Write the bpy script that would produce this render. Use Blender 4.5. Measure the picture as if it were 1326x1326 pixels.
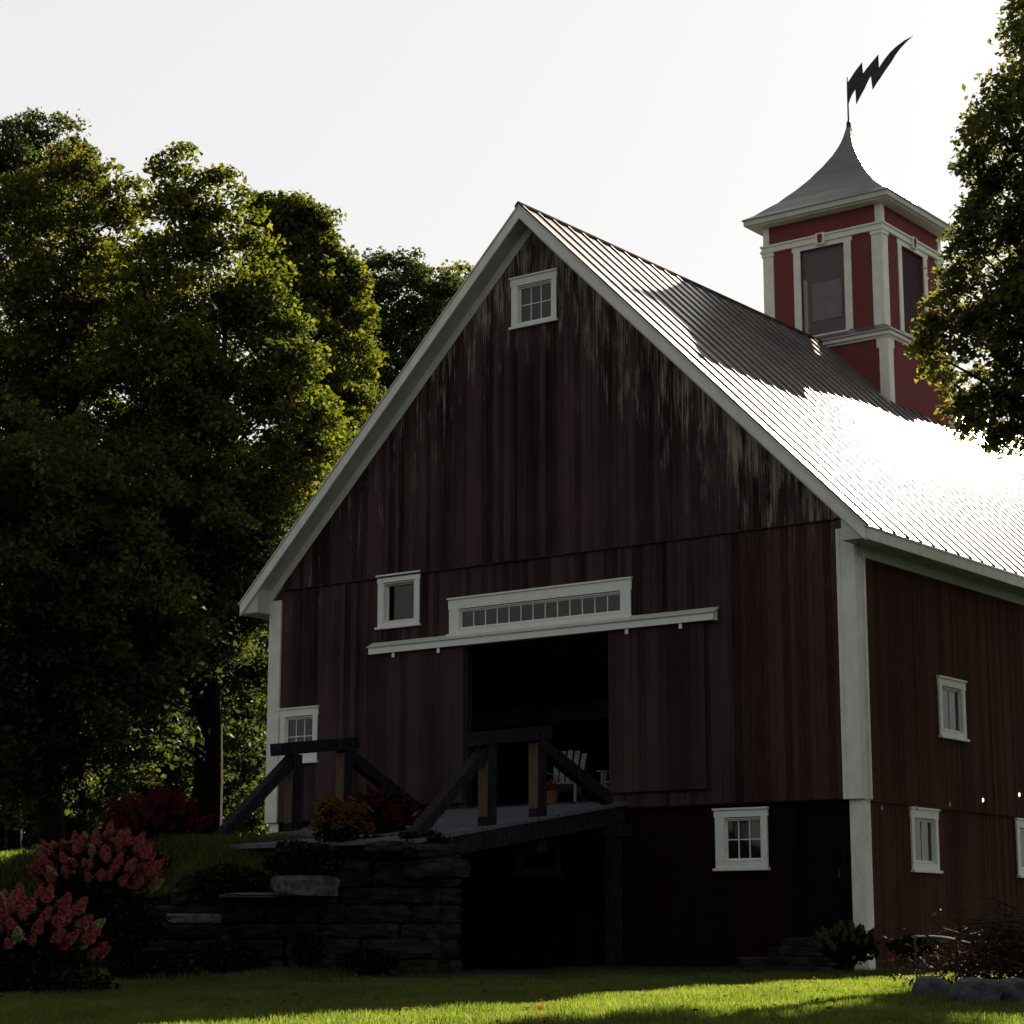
import bpy, bmesh, math, random
import numpy as np
from mathutils import Vector, Matrix
random.seed(7)
rng = np.random.default_rng(11)
SC = bpy.context.scene
COL = SC.collection
for o in list(bpy.data.objects):
    bpy.data.objects.remove(o)

# ------------------------------------------------------------------ camera
CAMP = np.array([14.880, -28.542, 0.021])
YAW, PITCH, ROLL = [math.radians(a) for a in (36.927, 11.352, 0.063)]
FPX = 2722.2                       # focal length in pixels of the 1326 px photograph
_f = np.array([-math.sin(YAW) * math.cos(PITCH), math.cos(YAW) * math.cos(PITCH), math.sin(PITCH)])
_r0 = np.array([math.cos(YAW), math.sin(YAW), 0.0])
_u0 = np.cross(_r0, _f)
CR = _r0 * math.cos(ROLL) + _u0 * math.sin(ROLL)
CU = np.cross(CR, _f)
CF = _f
cam = bpy.data.cameras.new('camera')
cam.sensor_width = 36.0
cam.lens = 36.0 * FPX / 1326.0
cam.clip_end = 3000
camo = bpy.data.objects.new('camera', cam)
COL.objects.link(camo)
camo.matrix_world = Matrix(((CR[0], CU[0], -CF[0], CAMP[0]), (CR[1], CU[1], -CF[1], CAMP[1]),
                            (CR[2], CU[2], -CF[2], CAMP[2]), (0, 0, 0, 1)))
SC.camera = camo

# ------------------------------------------------------------------ light
SUN_EL, SUN_AZ = math.radians(31.5), math.radians(-8.0)      # azimuth from +y towards +x
sdir = Vector((math.sin(SUN_AZ) * math.cos(SUN_EL), math.cos(SUN_AZ) * math.cos(SUN_EL), math.sin(SUN_EL)))
world = bpy.data.worlds.new('World')
SC.world = world
world.use_nodes = True
wn = world.node_tree
wn.nodes.clear()
wo = wn.nodes.new('ShaderNodeOutputWorld')
bg = wn.nodes.new('ShaderNodeBackground')
sky = wn.nodes.new('ShaderNodeTexSky')
sky.sky_type = 'NISHITA'
sky.sun_disc = False
sky.sun_elevation = SUN_EL
sky.sun_rotation = SUN_AZ
sky.air_density = 1.0
sky.dust_density = 1.0
sky.ozone_density = 1.0
hs = wn.nodes.new('ShaderNodeHueSaturation')
hs.inputs['Saturation'].default_value = 0.15
wn.links.new(sky.outputs[0], hs.inputs['Color'])
# thin bright high haze over the whole sky
hz = wn.nodes.new('ShaderNodeMix'); hz.data_type = 'RGBA'
hz.inputs[0].default_value = 0.74
wn.links.new(hs.outputs[0], hz.inputs[6])
hz.inputs[7].default_value = (4.68, 4.66, 4.58, 1)
hs.inputs['Value'].default_value = 0.57
# hazy back-lit sky: brightest low down and on the sun's side, duller overhead and opposite the sun
tcw = wn.nodes.new('ShaderNodeTexCoord')
def wmap(vec, a, b, lo, hi):
    d = wn.nodes.new('ShaderNodeVectorMath'); d.operation = 'DOT_PRODUCT'
    wn.links.new(tcw.outputs['Generated'], d.inputs[0]); d.inputs[1].default_value = vec
    m = wn.nodes.new('ShaderNodeMapRange'); m.interpolation_type = 'SMOOTHSTEP'
    for k, v in (('From Min', a), ('From Max', b), ('To Min', lo), ('To Max', hi)): m.inputs[k].default_value = v
    wn.links.new(d.outputs['Value'], m.inputs['Value']); return m.outputs[0]
f1 = wmap((0, 0, 1), 0.42, 0.85, 1.0, 0.38)
f2 = wmap((sdir.x / math.cos(SUN_EL), sdir.y / math.cos(SUN_EL), 0), -0.6, 0.45, 0.62, 1.0)
mm = wn.nodes.new('ShaderNodeMath'); mm.operation = 'MULTIPLY'
wn.links.new(f1, mm.inputs[0]); wn.links.new(f2, mm.inputs[1])
vm = wn.nodes.new('ShaderNodeVectorMath'); vm.operation = 'SCALE'
wn.links.new(hz.outputs[2], vm.inputs[0]); wn.links.new(mm.outputs[0], vm.inputs['Scale'])
wn.links.new(vm.outputs[0], bg.inputs['Color'])
bg.inputs['Strength'].default_value = 0.052
wn.links.new(bg.outputs[0], wo.inputs['Surface'])
sl = bpy.data.lights.new('sun', 'SUN')
sl.energy = 5.0
sl.angle = math.radians(0.5)
sl.color = (1.0, 0.86, 0.68)
so = bpy.data.objects.new('sun', sl)
COL.objects.link(so)
so.rotation_euler = sdir.to_track_quat('Z', 'Y').to_euler()
so.location = (0, 40, 40)
SC.view_settings.view_transform = 'Standard'
SC.view_settings.look = 'None'
SC.view_settings.exposure = 1.95
SC.view_settings.gamma = 1.0
SC.render.engine = 'CYCLES'
SC.cycles.max_bounces = 8
SC.cycles.diffuse_bounces = 5
SC.cycles.transparent_max_bounces = 8
SC.cycles.sample_clamp_indirect = 6.0
SC.cycles.use_denoising = True

# ------------------------------------------------------------------ helpers
def ray(u, v):
    return CF + CR * ((u - 663.0) / FPX) - CU * ((v - 663.0) / FPX)

def on_plane(u, v, n, c):
    d = ray(u, v)
    n = np.array(n, float)
    return CAMP + d * ((c - n @ CAMP) / (n @ d))

def at_dist(u, v, D):
    d = ray(u, v)
    return CAMP + d * (D / math.hypot(d[0], d[1]))

def tag(o, label=None, cat=None, group=None, kind=None):
    if label: o['label'] = label
    if cat: o['category'] = cat
    if group: o['group'] = group
    if kind: o['kind'] = kind
    return o

def empty(name, loc=(0, 0, 0), parent=None):
    o = bpy.data.objects.new(name, None)
    COL.objects.link(o)
    o.location = loc
    o.empty_display_size = 0.2
    if parent: o.parent = parent
    return o

def link_mesh(name, me, m, parent=None):
    o = bpy.data.objects.new(name, me)
    COL.objects.link(o)
    for k in (m if isinstance(m, (list, tuple)) else [m]):
        me.materials.append(k)
    if parent: o.parent = parent
    return o

class MB:
    """collects simple solids and links them as one mesh object"""
    def __init__(s):
        s.v = []; s.f = []
    def quadbox(s, c):                       # eight corners: bottom 4 ccw, top 4 ccw
        b = len(s.v); s.v += [tuple(p) for p in c]
        s.f += [tuple(b + i for i in q) for q in ((3, 2, 1, 0), (4, 5, 6, 7), (0, 1, 5, 4), (1, 2, 6, 5), (2, 3, 7, 6), (3, 0, 4, 7))]
        return s
    def box(s, x0, x1, y0, y1, z0, z1):
        return s.quadbox([(x0, y0, z0), (x1, y0, z0), (x1, y1, z0), (x0, y1, z0), (x0, y0, z1), (x1, y0, z1), (x1, y1, z1), (x0, y1, z1)])
    def bar(s, a, b, w, h, up=(0, 0, 1)):
        a, b, up = Vector(a), Vector(b), Vector(up)
        d = (b - a).normalized()
        r = d.cross(up).normalized() * (w / 2)
        t = r.cross(d).normalized() * (h / 2)
        return s.quadbox([a - r - t, a + r - t, b + r - t, b - r - t, a - r + t, a + r + t, b + r + t, b - r + t])
    def prism(s, pts, off):                  # polygon pts extruded by vector off
        b = len(s.v); n = len(pts); off = Vector(off)
        s.v += [tuple(p) for p in pts] + [tuple(Vector(p) + off) for p in pts]
        s.f += [tuple(b + i for i in range(n)), tuple(b + n + i for i in reversed(range(n)))]
        s.f += [(b + i, b + n + i, b + n + (i + 1) % n, b + (i + 1) % n) for i in range(n)]
        return s
    def tube(s, pts, rad, n=6):
        pts = [Vector(p) for p in pts]
        rad = rad if isinstance(rad, (list, tuple)) else [rad] * len(pts)
        b = len(s.v)
        for i, p in enumerate(pts):
            d = (pts[min(i + 1, len(pts) - 1)] - pts[max(i - 1, 0)]).normalized()
            a = d.cross(Vector((0.3, 0.2, 1) if abs(d.z) < 0.9 else (1, 0.1, 0))).normalized()
            c = d.cross(a)
            for k in range(n):
                t = 2 * math.pi * k / n
                s.v.append(tuple(p + (a * math.cos(t) + c * math.sin(t)) * rad[i]))
        for i in range(len(pts) - 1):
            for k in range(n):
                s.f.append((b + i * n + k, b + i * n + (k + 1) % n, b + (i + 1) * n + (k + 1) % n, b + (i + 1) * n + k))
        s.f.append(tuple(b + k for k in reversed(range(n))))
        s.f.append(tuple(b + (len(pts) - 1) * n + k for k in range(n)))
        return s
    def rock(s, c, dim, rz=0.0, j=0.12, tilt=0.0, e=9):
        """a roughly squared stone"""
        b = len(s.v); N = 4; idx = {}
        ca, sa = math.cos(rz), math.sin(rz)
        ph = [random.uniform(0, 6) for _ in range(6)]
        for i in range(N + 1):
            for k in range(N + 1):
                for l in range(N + 1):
                    if not (i in (0, N) or k in (0, N) or l in (0, N)): continue
                    p = Vector((2 * i / N - 1, 2 * k / N - 1, 2 * l / N - 1))
                    q = Vector([math.copysign(abs(t) ** 1.0, t) for t in p])
                    ln = (abs(q.x) ** e + abs(q.y) ** e + abs(q.z) ** e) ** (1 / e)
                    q = q / max(ln, 1e-6)
                    w = 1 + j * (math.sin(3.1 * q.x + ph[0]) * math.sin(2.7 * q.y + ph[1]) + 0.6 * math.sin(5 * q.z + ph[2] + 3 * q.x)) + random.uniform(-j, j) * 0.35
                    q = Vector((q.x * dim[0] / 2 * w, q.y * dim[1] / 2 * w, q.z * dim[2] / 2 * (w * 0.5 + 0.5)))
                    q.z += tilt * q.x
                    idx[(i, k, l)] = len(s.v)
                    s.v.append((c[0] + q.x * ca - q.y * sa, c[1] + q.x * sa + q.y * ca, c[2] + q.z))
        for a_ in range(3):
            for side in (0, N):
                for u in range(N):
                    for w in range(N):
                        def K(p, q):
                            t = [0, 0, 0]; t[a_] = side; t[(a_ + 1) % 3] = p; t[(a_ + 2) % 3] = q; return idx[tuple(t)]
                        f = (K(u, w), K(u + 1, w), K(u + 1, w + 1), K(u, w + 1))
                        s.f.append(f if side == N else f[::-1])
        return s
    def build(s, name, m, parent=None, smooth=False):
        me = bpy.data.meshes.new(name)
        me.from_pydata(s.v, [], s.f)
        if smooth:
            for p in me.polygons: p.use_smooth = True
        me.update()
        return link_mesh(name, me, m, parent)

def quads_mesh(name, Q):
    """Q: n x 4 x 3 array of loose quads"""
    n = len(Q)
    me = bpy.data.meshes.new(name)
    me.vertices.add(n * 4); me.loops.add(n * 4); me.polygons.add(n)
    me.vertices.foreach_set('co', Q.reshape(-1).astype(np.float32))
    me.loops.foreach_set('vertex_index', np.arange(n * 4, dtype=np.int32))
    me.polygons.foreach_set('loop_start', np.arange(0, n * 4, 4, dtype=np.int32))
    me.polygons.foreach_set('loop_total', np.full(n, 4, dtype=np.int32))
    me.update(calc_edges=True)
    return me

def unit(a):
    return a / np.maximum(np.linalg.norm(a, axis=-1, keepdims=True), 1e-9)

def leaves(C, size, outward=None, flat=0.35):
    """leaf quads (pointed rhombs, slightly folded) at centres C"""
    n = len(C)
    nr = rng.normal(size=(n, 3)); nr[:, 2] += flat * 3
    nr = unit(nr)
    t = unit(np.cross(nr, rng.normal(size=(n, 3))))
    b = np.cross(nr, t)
    L = (size * rng.uniform(0.6, 1.3, n))[:, None]
    Wd = L * rng.uniform(0.45, 0.8, n)[:, None]
    fold = nr * L * rng.uniform(-0.25, 0.25, n)[:, None]
    return np.stack([C - t * L * 0.5, C + b * Wd * 0.5 + fold, C + t * L * 0.5, C - b * Wd * 0.5 + fold], axis=1)

# ------------------------------------------------------------------ materials
def new_mat(name):
    m = bpy.data.materials.new(name); m.use_nodes = True
    nt = m.node_tree
    return m, nt, nt.nodes['Principled BSDF'], nt.nodes['Material Output']

def N(nt, t, **kw):
    n = nt.nodes.new('ShaderNode' + t)
    for k, v in kw.items():
        if k.startswith('i_'):
            n.inputs[int(k[2:]) if k[2:].isdigit() else k[2:].replace('_', ' ')].default_value = v
        else: setattr(n, k, v)
    return n

def noise_fac(nt, scale, vec_scale=(1, 1, 1), detail=4.0, rough=0.6, coord='Object'):
    tc = N(nt, 'TexCoord'); mp = N(nt, 'Mapping'); no = N(nt, 'TexNoise')
    mp.inputs['Scale'].default_value = vec_scale
    no.inputs['Scale'].default_value = scale
    no.inputs['Detail'].default_value = detail
    no.inputs['Roughness'].default_value = rough
    nt.links.new(tc.outputs[coord], mp.inputs[0]); nt.links.new(mp.outputs[0], no.inputs['Vector'])
    return no.outputs['Fac']

def ramp(nt, fac, stops):
    r = N(nt, 'ValToRGB')
    els = r.color_ramp.elements
    while len(els) < len(stops): els.new(0.5)
    for e, (p, c) in zip(els, stops):
        e.position = p; e.color = (*c, 1) if len(c) == 3 else c
    nt.links.new(fac, r.inputs[0])
    return r.outputs[0]

def math_(nt, op, a, b=None, clamp=False):
    n = N(nt, 'Math', operation=op, use_clamp=clamp)
    for i, x in enumerate((a, b)):
        if x is None: continue
        if isinstance(x, (int, float)): n.inputs[i].default_value = x
        else: nt.links.new(x, n.inputs[i])
    return n.outputs[0]

def mix(nt, fac, a, b):
    n = N(nt, 'Mix', data_type='RGBA')
    if isinstance(fac, (int, float)): n.inputs[0].default_value = fac
    else: nt.links.new(fac, n.inputs[0])
    for i, x in ((6, a), (7, b)):
        if isinstance(x, tuple): n.inputs[i].default_value = (*x, 1)
        else: nt.links.new(x, n.inputs[i])
    return n.outputs[2]

def bump(nt, bs, fac, strength=0.4, dist=0.01):
    b = N(nt, 'Bump'); b.inputs['Strength'].default_value = strength; b.inputs['Distance'].default_value = dist
    nt.links.new(fac, b.inputs['Height']); nt.links.new(b.outputs[0], bs.inputs['Normal'])

def simple(name, c1, c2, scale=6.0, vs=(1, 1, 1), rough=0.8, bs_=0.4, bd=0.01, metal=0.0, spec=0.08):
    m, nt, bs, out = new_mat(name)
    f = noise_fac(nt, scale, vs)
    nt.links.new(ramp(nt, f, [(0.35, c1), (0.65, c2)]), bs.inputs['Base Color'])
    bs.inputs['Roughness'].default_value = rough
    bs.inputs['Metallic'].default_value = metal
    bs.inputs['Specular IOR Level'].default_value = spec
    if bs_: bump(nt, bs, noise_fac(nt, scale * 4, vs), bs_, bd)
    return m

HP, HE, W, H = 12.17, 6.133, 12.2, 6.1
SL = (HP - HE) / H

def board_mat(name, lo, hi, pale, wear_top=False, patch=False, grain=1.0):
    """painted vertical boards: each board its own tone, streaks down the grain, paint worn off to grey wood"""
    m, nt, bs, out = new_mat(name)
    geo = N(nt, 'NewGeometry')
    tc = N(nt, 'TexCoord'); sp = N(nt, 'SeparateXYZ'); nt.links.new(tc.outputs['Object'], sp.inputs[0])
    streak = noise_fac(nt, 1.0, (16 * grain, 16 * grain, 0.55), 6, 0.65)
    blot = noise_fac(nt, 0.7, (1, 1, 0.5), 3)
    f = math_(nt, 'ADD', math_(nt, 'MULTIPLY', geo.outputs['Random Per Island'], 0.42), math_(nt, 'MULTIPLY', streak, 0.60))
    f = math_(nt, 'ADD', f, math_(nt, 'MULTIPLY', math_(nt, 'SUBTRACT', blot, 0.5), 0.9))
    col = ramp(nt, f, [(0.25, lo), (0.75, hi)])
    fine = noise_fac(nt, 1.0, (60, 60, 1.6), 5, 0.7)
    worn = math_(nt, 'MULTIPLY', math_(nt, 'SUBTRACT', fine, 0.60), 5.0, True)
    col = mix(nt, math_(nt, 'MULTIPLY', worn, 0.35), col, tuple(0.45 * x for x in pale))
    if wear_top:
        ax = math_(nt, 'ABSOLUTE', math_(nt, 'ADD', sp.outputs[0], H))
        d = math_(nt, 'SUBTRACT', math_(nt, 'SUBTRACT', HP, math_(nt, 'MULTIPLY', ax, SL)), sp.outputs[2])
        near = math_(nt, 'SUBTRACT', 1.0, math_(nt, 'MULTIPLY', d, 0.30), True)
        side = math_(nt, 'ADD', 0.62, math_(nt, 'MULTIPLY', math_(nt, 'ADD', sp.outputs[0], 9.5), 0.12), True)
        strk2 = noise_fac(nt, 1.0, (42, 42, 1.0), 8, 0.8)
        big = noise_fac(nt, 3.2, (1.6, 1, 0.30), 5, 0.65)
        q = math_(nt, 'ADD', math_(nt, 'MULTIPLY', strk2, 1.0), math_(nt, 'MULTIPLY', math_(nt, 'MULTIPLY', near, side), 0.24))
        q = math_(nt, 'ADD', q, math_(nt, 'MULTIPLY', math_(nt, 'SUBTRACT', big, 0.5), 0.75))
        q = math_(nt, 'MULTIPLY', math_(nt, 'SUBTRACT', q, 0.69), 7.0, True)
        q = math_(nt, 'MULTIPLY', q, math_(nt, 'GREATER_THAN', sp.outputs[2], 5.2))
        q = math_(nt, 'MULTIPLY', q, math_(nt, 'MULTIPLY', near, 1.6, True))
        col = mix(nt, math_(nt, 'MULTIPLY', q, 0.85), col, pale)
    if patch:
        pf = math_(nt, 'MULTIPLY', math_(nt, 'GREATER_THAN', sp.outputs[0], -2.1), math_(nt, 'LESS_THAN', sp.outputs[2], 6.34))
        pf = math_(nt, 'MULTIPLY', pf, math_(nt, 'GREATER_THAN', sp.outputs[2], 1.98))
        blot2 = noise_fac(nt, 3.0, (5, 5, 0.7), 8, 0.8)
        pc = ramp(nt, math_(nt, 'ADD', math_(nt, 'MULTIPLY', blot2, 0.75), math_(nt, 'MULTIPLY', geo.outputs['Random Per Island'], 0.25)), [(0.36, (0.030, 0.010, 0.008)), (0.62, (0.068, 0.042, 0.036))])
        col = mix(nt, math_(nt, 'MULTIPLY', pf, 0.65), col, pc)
    nt.links.new(col, bs.inputs['Base Color'])
    bs.inputs['Roughness'].default_value = 0.85
    bs.inputs['Specular IOR Level'].default_value = 0.06
    bump(nt, bs, fine, 0.5, 0.006)
    return m

M = {}
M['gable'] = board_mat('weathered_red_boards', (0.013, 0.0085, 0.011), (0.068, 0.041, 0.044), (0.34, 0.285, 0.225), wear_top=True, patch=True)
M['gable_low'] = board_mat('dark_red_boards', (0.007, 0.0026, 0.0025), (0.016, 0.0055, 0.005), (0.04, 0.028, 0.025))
M['side'] = board_mat('red_side_boards', (0.034, 0.014, 0.009), (0.075, 0.030, 0.018), (0.13, 0.09, 0.065))  # browner tone carries the warm lens flare over this wall
M['door'] = board_mat('sliding_door_boards', (0.024, 0.015, 0.015), (0.058, 0.038, 0.038), (0.15, 0.12, 0.11))
M['cup'] = board_mat('flare_lit_red_paint', (0.14, 0.043, 0.040), (0.19, 0.058, 0.052), (0.40, 0.20, 0.18), grain=0.5)  # brighter than the gable: sky light and lens flare put into the red
M['white'] = simple('white_paint', (0.64, 0.66, 0.60), (0.76, 0.78, 0.72), 5, (1, 1, 0.6), 0.55, 0.2, 0.004)
M['white_cool'] = simple('white_window_paint', (0.70, 0.73, 0.69), (0.78, 0.81, 0.78), 7, (1, 1, 1), 0.5, 0.15, 0.003)
M['soffit'] = simple('soffit_paint', (0.44, 0.48, 0.42), (0.54, 0.58, 0.51), 3, (1, 1, 1), 0.7, 0.2, 0.004)
M['dark'] = simple('dark_interior_wood', (0.012, 0.010, 0.009), (0.03, 0.025, 0.02), 4, (6, 6, 0.6), 0.9, 0.3)
M['floorwood'] = simple('barn_floor_wood', (0.05, 0.045, 0.04), (0.09, 0.08, 0.075), 5, (8, 0.8, 1), 0.85, 0.3)
M['deck'] = simple('grey_deck_planks', (0.07, 0.075, 0.09), (0.13, 0.135, 0.16), 5, (0.8, 8, 1), 0.8, 0.5)
M['timber'] = simple('dark_weathered_timber', (0.008, 0.008, 0.011), (0.026, 0.026, 0.034), 6, (3, 3, 1), 0.8, 0.7, 0.02)
M['tan'] = simple('fresh_tan_timber', (0.075, 0.052, 0.036), (0.13, 0.092, 0.066), 8, (6, 6, 0.6), 0.75, 0.4)
M['iron'] = simple('dark_iron', (0.020, 0.022, 0.026), (0.045, 0.047, 0.052), 10, (1, 1, 1), 0.55, 0.3, 0.003, 0.6, 0.5)
M['stone'] = simple('rough_grey_stone', (0.009, 0.009, 0.009), (0.038, 0.038, 0.036), 4, (1, 1, 2), 0.9, 1.0, 0.05)
M['stone_pale'] = simple('pale_granite', (0.04, 0.042, 0.05), (0.11, 0.115, 0.13), 9, (1, 1, 1), 0.85, 0.9, 0.03)
M['bark'] = simple('bark', (0.004, 0.003, 0.0026), (0.012, 0.010, 0.008), 5, (2, 2, 0.4), 0.95, 1.0, 0.05)
M['twig'] = simple('dry_twigs', (0.014, 0.010, 0.008), (0.06, 0.04, 0.032), 8, (1, 1, 1), 0.9, 0.3)
M['pot'] = simple('brown_clay', (0.10, 0.05, 0.03), (0.15, 0.08, 0.05), 8, (1, 1, 1), 0.9, 0.2)

def metal_roof(name, c1, c2, r0, r1, metal):
    m, nt, bs, out = new_mat(name)
    f = noise_fac(nt, 0.8, (1, 1, 1), 4)
    nt.links.new(ramp(nt, f, [(0.3, c1), (0.7, c2)]), bs.inputs['Base Color'])
    f2 = noise_fac(nt, 3.0, (1, 1, 1), 5)
    mr = N(nt, 'MapRange'); mr.inputs['To Min'].default_value = r0; mr.inputs['To Max'].default_value = r1
    nt.links.new(f2, mr.inputs[0]); nt.links.new(mr.outputs[0], bs.inputs['Roughness'])
    bs.inputs['Metallic'].default_value = metal
    bump(nt, bs, noise_fac(nt, 2.2, (1, 1, 1), 3), 0.14, 0.02)
    return m
M['roof'] = metal_roof('standing_seam_metal', (0.25, 0.225, 0.205), (0.36, 0.325, 0.295), 0.20, 0.28, 0.75)
M['rib'] = metal_roof('seam_rib_metal', (0.10, 0.09, 0.09), (0.15, 0.14, 0.135), 0.45, 0.55, 0.6)
M['cuproof'] = metal_roof('cupola_roof_metal', (0.20, 0.185, 0.18), (0.28, 0.26, 0.25), 0.30, 0.42, 0.7)

def glass_mat():
    m, nt, bs, out = new_mat('window_glass')
    bs.inputs['Base Color'].default_value = (0.02, 0.022, 0.03, 1)
    bs.inputs['Roughness'].default_value = 0.06
    bs.inputs['Alpha'].default_value = 0.40
    bs.inputs['Specular IOR Level'].default_value = 0.9
    bump(nt, bs, noise_fac(nt, 3.0, (1, 1, 1), 1), 0.06, 0.01)
    return m
M['glass'] = glass_mat()
def screen_mat(nm='window_screen_mesh', al=0.75):
    m, nt, bs, out = new_mat(nm)
    bs.inputs['Base Color'].default_value = (0.13, 0.105, 0.115, 1)
    bs.inputs['Roughness'].default_value = 0.7
    bs.inputs['Alpha'].default_value = al
    return m
M['screen'] = screen_mat()
M['screen_open'] = screen_mat('thin_window_screen', 0.15)
def emis(name, c, s):
    m, nt, bs, out = new_mat(name)
    bs.inputs['Emission Color'].default_value = (*c, 1)
    bs.inputs['Emission Strength'].default_value = s
    return m
M['bulb_lit'] = emis('lit_bulb', (1.0, 0.80, 0.6), 0.5)
M['bulb_off'] = simple('unlit_bulb', (0.3, 0.3, 0.28), (0.4, 0.4, 0.38), 5, (1, 1, 1), 0.2, 0)

def leaf_mat(name, cols, trans=0.45, scale=0.35, gloss=0.02, tboost=1.3):
    m, nt, bs, out = new_mat(name)
    geo = N(nt, 'NewGeometry')
    f = noise_fac(nt, scale, (1, 1, 1), 3, 0.6)
    f = math_(nt, 'ADD', math_(nt, 'MULTIPLY', f, 0.62), math_(nt, 'MULTIPLY', geo.outputs['Random Per Island'], 0.38))
    n = len(cols)
    col = ramp(nt, f, [(0.28 + 0.44 * i / (n - 1), c) for i, c in enumerate(cols)])
    df = N(nt, 'BsdfDiffuse'); tr = N(nt, 'BsdfTranslucent'); gl = N(nt, 'BsdfGlossy')
    gl.inputs['Roughness'].default_value = 0.45
    nt.links.new(col, df.inputs['Color'])
    hsn = N(nt, 'HueSaturation'); hsn.inputs['Value'].default_value = tboost; hsn.inputs['Saturation'].default_value = 1.1
    hsn.inputs['Hue'].default_value = 0.493
    nt.links.new(col, hsn.inputs['Color']); nt.links.new(hsn.outputs[0], tr.inputs['Color'])
    m1 = N(nt, 'MixShader'); m1.inputs[0].default_value = trans
    nt.links.new(df.outputs[0], m1.inputs[1]); nt.links.new(tr.outputs[0], m1.inputs[2])
    m2 = N(nt, 'MixShader'); m2.inputs[0].default_value = gloss
    gl.inputs['Color'].default_value = (0.5, 0.5, 0.45, 1)
    nt.links.new(m1.outputs[0], m2.inputs[1]); nt.links.new(gl.outputs[0], m2.inputs[2])
    nt.links.new(m2.outputs[0], out.inputs['Surface'])
    nt.nodes.remove(bs)
    return m
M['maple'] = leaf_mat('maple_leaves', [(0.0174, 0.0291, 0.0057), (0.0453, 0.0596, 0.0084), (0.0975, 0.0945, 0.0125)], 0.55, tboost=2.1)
M['maple_dark'] = leaf_mat('shaded_maple_leaves', [(0.0117, 0.022, 0.007), (0.0292, 0.0427, 0.01), (0.0622, 0.0698, 0.0129)], 0.5, tboost=1.7)  # darker copy of the maple leaves, gloom under the trees put in colour
M['maple_orange'] = leaf_mat('turning_maple_leaves', [(0.016, 0.0322, 0.0066), (0.036, 0.0552, 0.0088), (0.065, 0.0759, 0.011), (0.1, 0.069, 0.0132)], 0.5, 0.25, tboost=1.8)
M['oakleaf'] = leaf_mat('near_leaves', [(0.0246, 0.037, 0.0124), (0.0547, 0.0671, 0.0173), (0.1094, 0.1041, 0.0247)], 0.45, tboost=2.3)
M['shrubleaf'] = leaf_mat('shrub_leaves', [(0.0028, 0.0068, 0.0023), (0.0068, 0.0125, 0.0037), (0.0114, 0.0171, 0.0046)], 0.3, 2.0)
M['grass'] = leaf_mat('grass_blades', [(0.0046, 0.0077, 0.0014), (0.0086, 0.0131, 0.0022), (0.0155, 0.0188, 0.0038)], 0.72, 1.2, gloss=0.05, tboost=13)
M['pink'] = leaf_mat('pink_petals', [(0.2406, 0.0423, 0.0486), (0.3518, 0.0898, 0.0922), (0.4628, 0.1902, 0.1556)], 0.3, 3.0, tboost=1.0)
M['cream'] = leaf_mat('cream_petals', [(0.27, 0.1944, 0.0972), (0.3348, 0.297, 0.162), (0.378, 0.3564, 0.2268)], 0.3, 3.0, tboost=1.0)
M['deepred'] = leaf_mat('deep_red_petals', [(0.0875, 0.0082, 0.0161), (0.1346, 0.0175, 0.0255), (0.1817, 0.0371, 0.0405)], 0.3, 3.0, tboost=1.0)
M['yellow'] = leaf_mat('golden_petals', [(0.0998, 0.0317, 0.0046), (0.1542, 0.068, 0.0055), (0.1905, 0.1134, 0.0136)], 0.3, 3.0, tboost=1.0)
M['lime'] = leaf_mat('fading_green_petals', [(0.072, 0.054, 0.0225), (0.108, 0.099, 0.036), (0.144, 0.135, 0.054)], 0.3, 3.0, tboost=1.0)
M['lawn'] = simple('lawn_soil_and_thatch', (0.003, 0.006, 0.002), (0.008, 0.013, 0.004), 3.0, (1, 1, 1), 0.95, 0.8, 0.03)

# ------------------------------------------------------------------ ground: one sheet with the bank beside the ramp
WALLPATH = [(-4.5, -5.1), (-6.3, -5.9), (-9.2, -7.0), (-12.5, -8.2), (-17.0, -9.0), (-40, -10)]
def walltop(x):
    return float(np.interp(-x, [4.4, 5.2, 5.3, 6.3, 6.4, 8.2, 8.3, 9.3, 9.4, 11.5, 13.5, 18, 40], [1.30, 1.30, 1.10, 1.10, 0.86, 0.86, 0.55, 0.55, 0.28, 0.05, -0.1, -0.2, -0.3]))
def lawn_z(y):
    return float(np.interp(-y, [-100, -26, 0, 9, 13, 28, 60, 200], [-0.45, -0.45, -0.53, -0.62, -0.75, -1.6, -2.2, -3]))
def ground_z(x, y):
    base = lawn_z(y)
    if x < -4.5:
        yp = float(np.interp(-x, [-p[0] for p in WALLPATH], [p[1] for p in WALLPATH]))
        inside = y > yp + 0.42
        if inside and (y < -4.35 or x < -9.1):
            top = float(np.interp(-x, [4, 9, 13, 18, 26, 60], [1.42, 1.50, 1.15, 0.85, 0.7, 1.0]))
            t = min(max((y - yp - 0.3) / 1.3, 0), 1)
            h = walltop(x) - 0.06 + (top - walltop(x)) * (t * t * (3 - 2 * t))
            return max(h + 0.04 * math.sin(x * 1.7) * math.sin(y * 1.3), base)
    return base + 0.015 * math.sin(x * 0.9 + 1) * math.sin(y * 0.7)
xs = np.unique(np.concatenate([np.linspace(-900, -45, 12), np.linspace(-45, -20, 26), np.arange(-20, 8, 0.22), np.linspace(8, 40, 30), np.linspace(40, 900, 12)]))
ys = np.unique(np.concatenate([np.linspace(-900, -40, 10), np.linspace(-40, -14, 27), np.arange(-14, 2, 0.22), np.linspace(2, 60, 40), np.linspace(60, 1500, 14)]))
gv = [(x, y, ground_z(x, y)) for y in ys for x in xs]
nx = len(xs)
gf = [(j * nx + i, j * nx + i + 1, (j + 1) * nx + i + 1, (j + 1) * nx + i) for j in range(len(ys) - 1) for i in range(nx - 1)]
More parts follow.
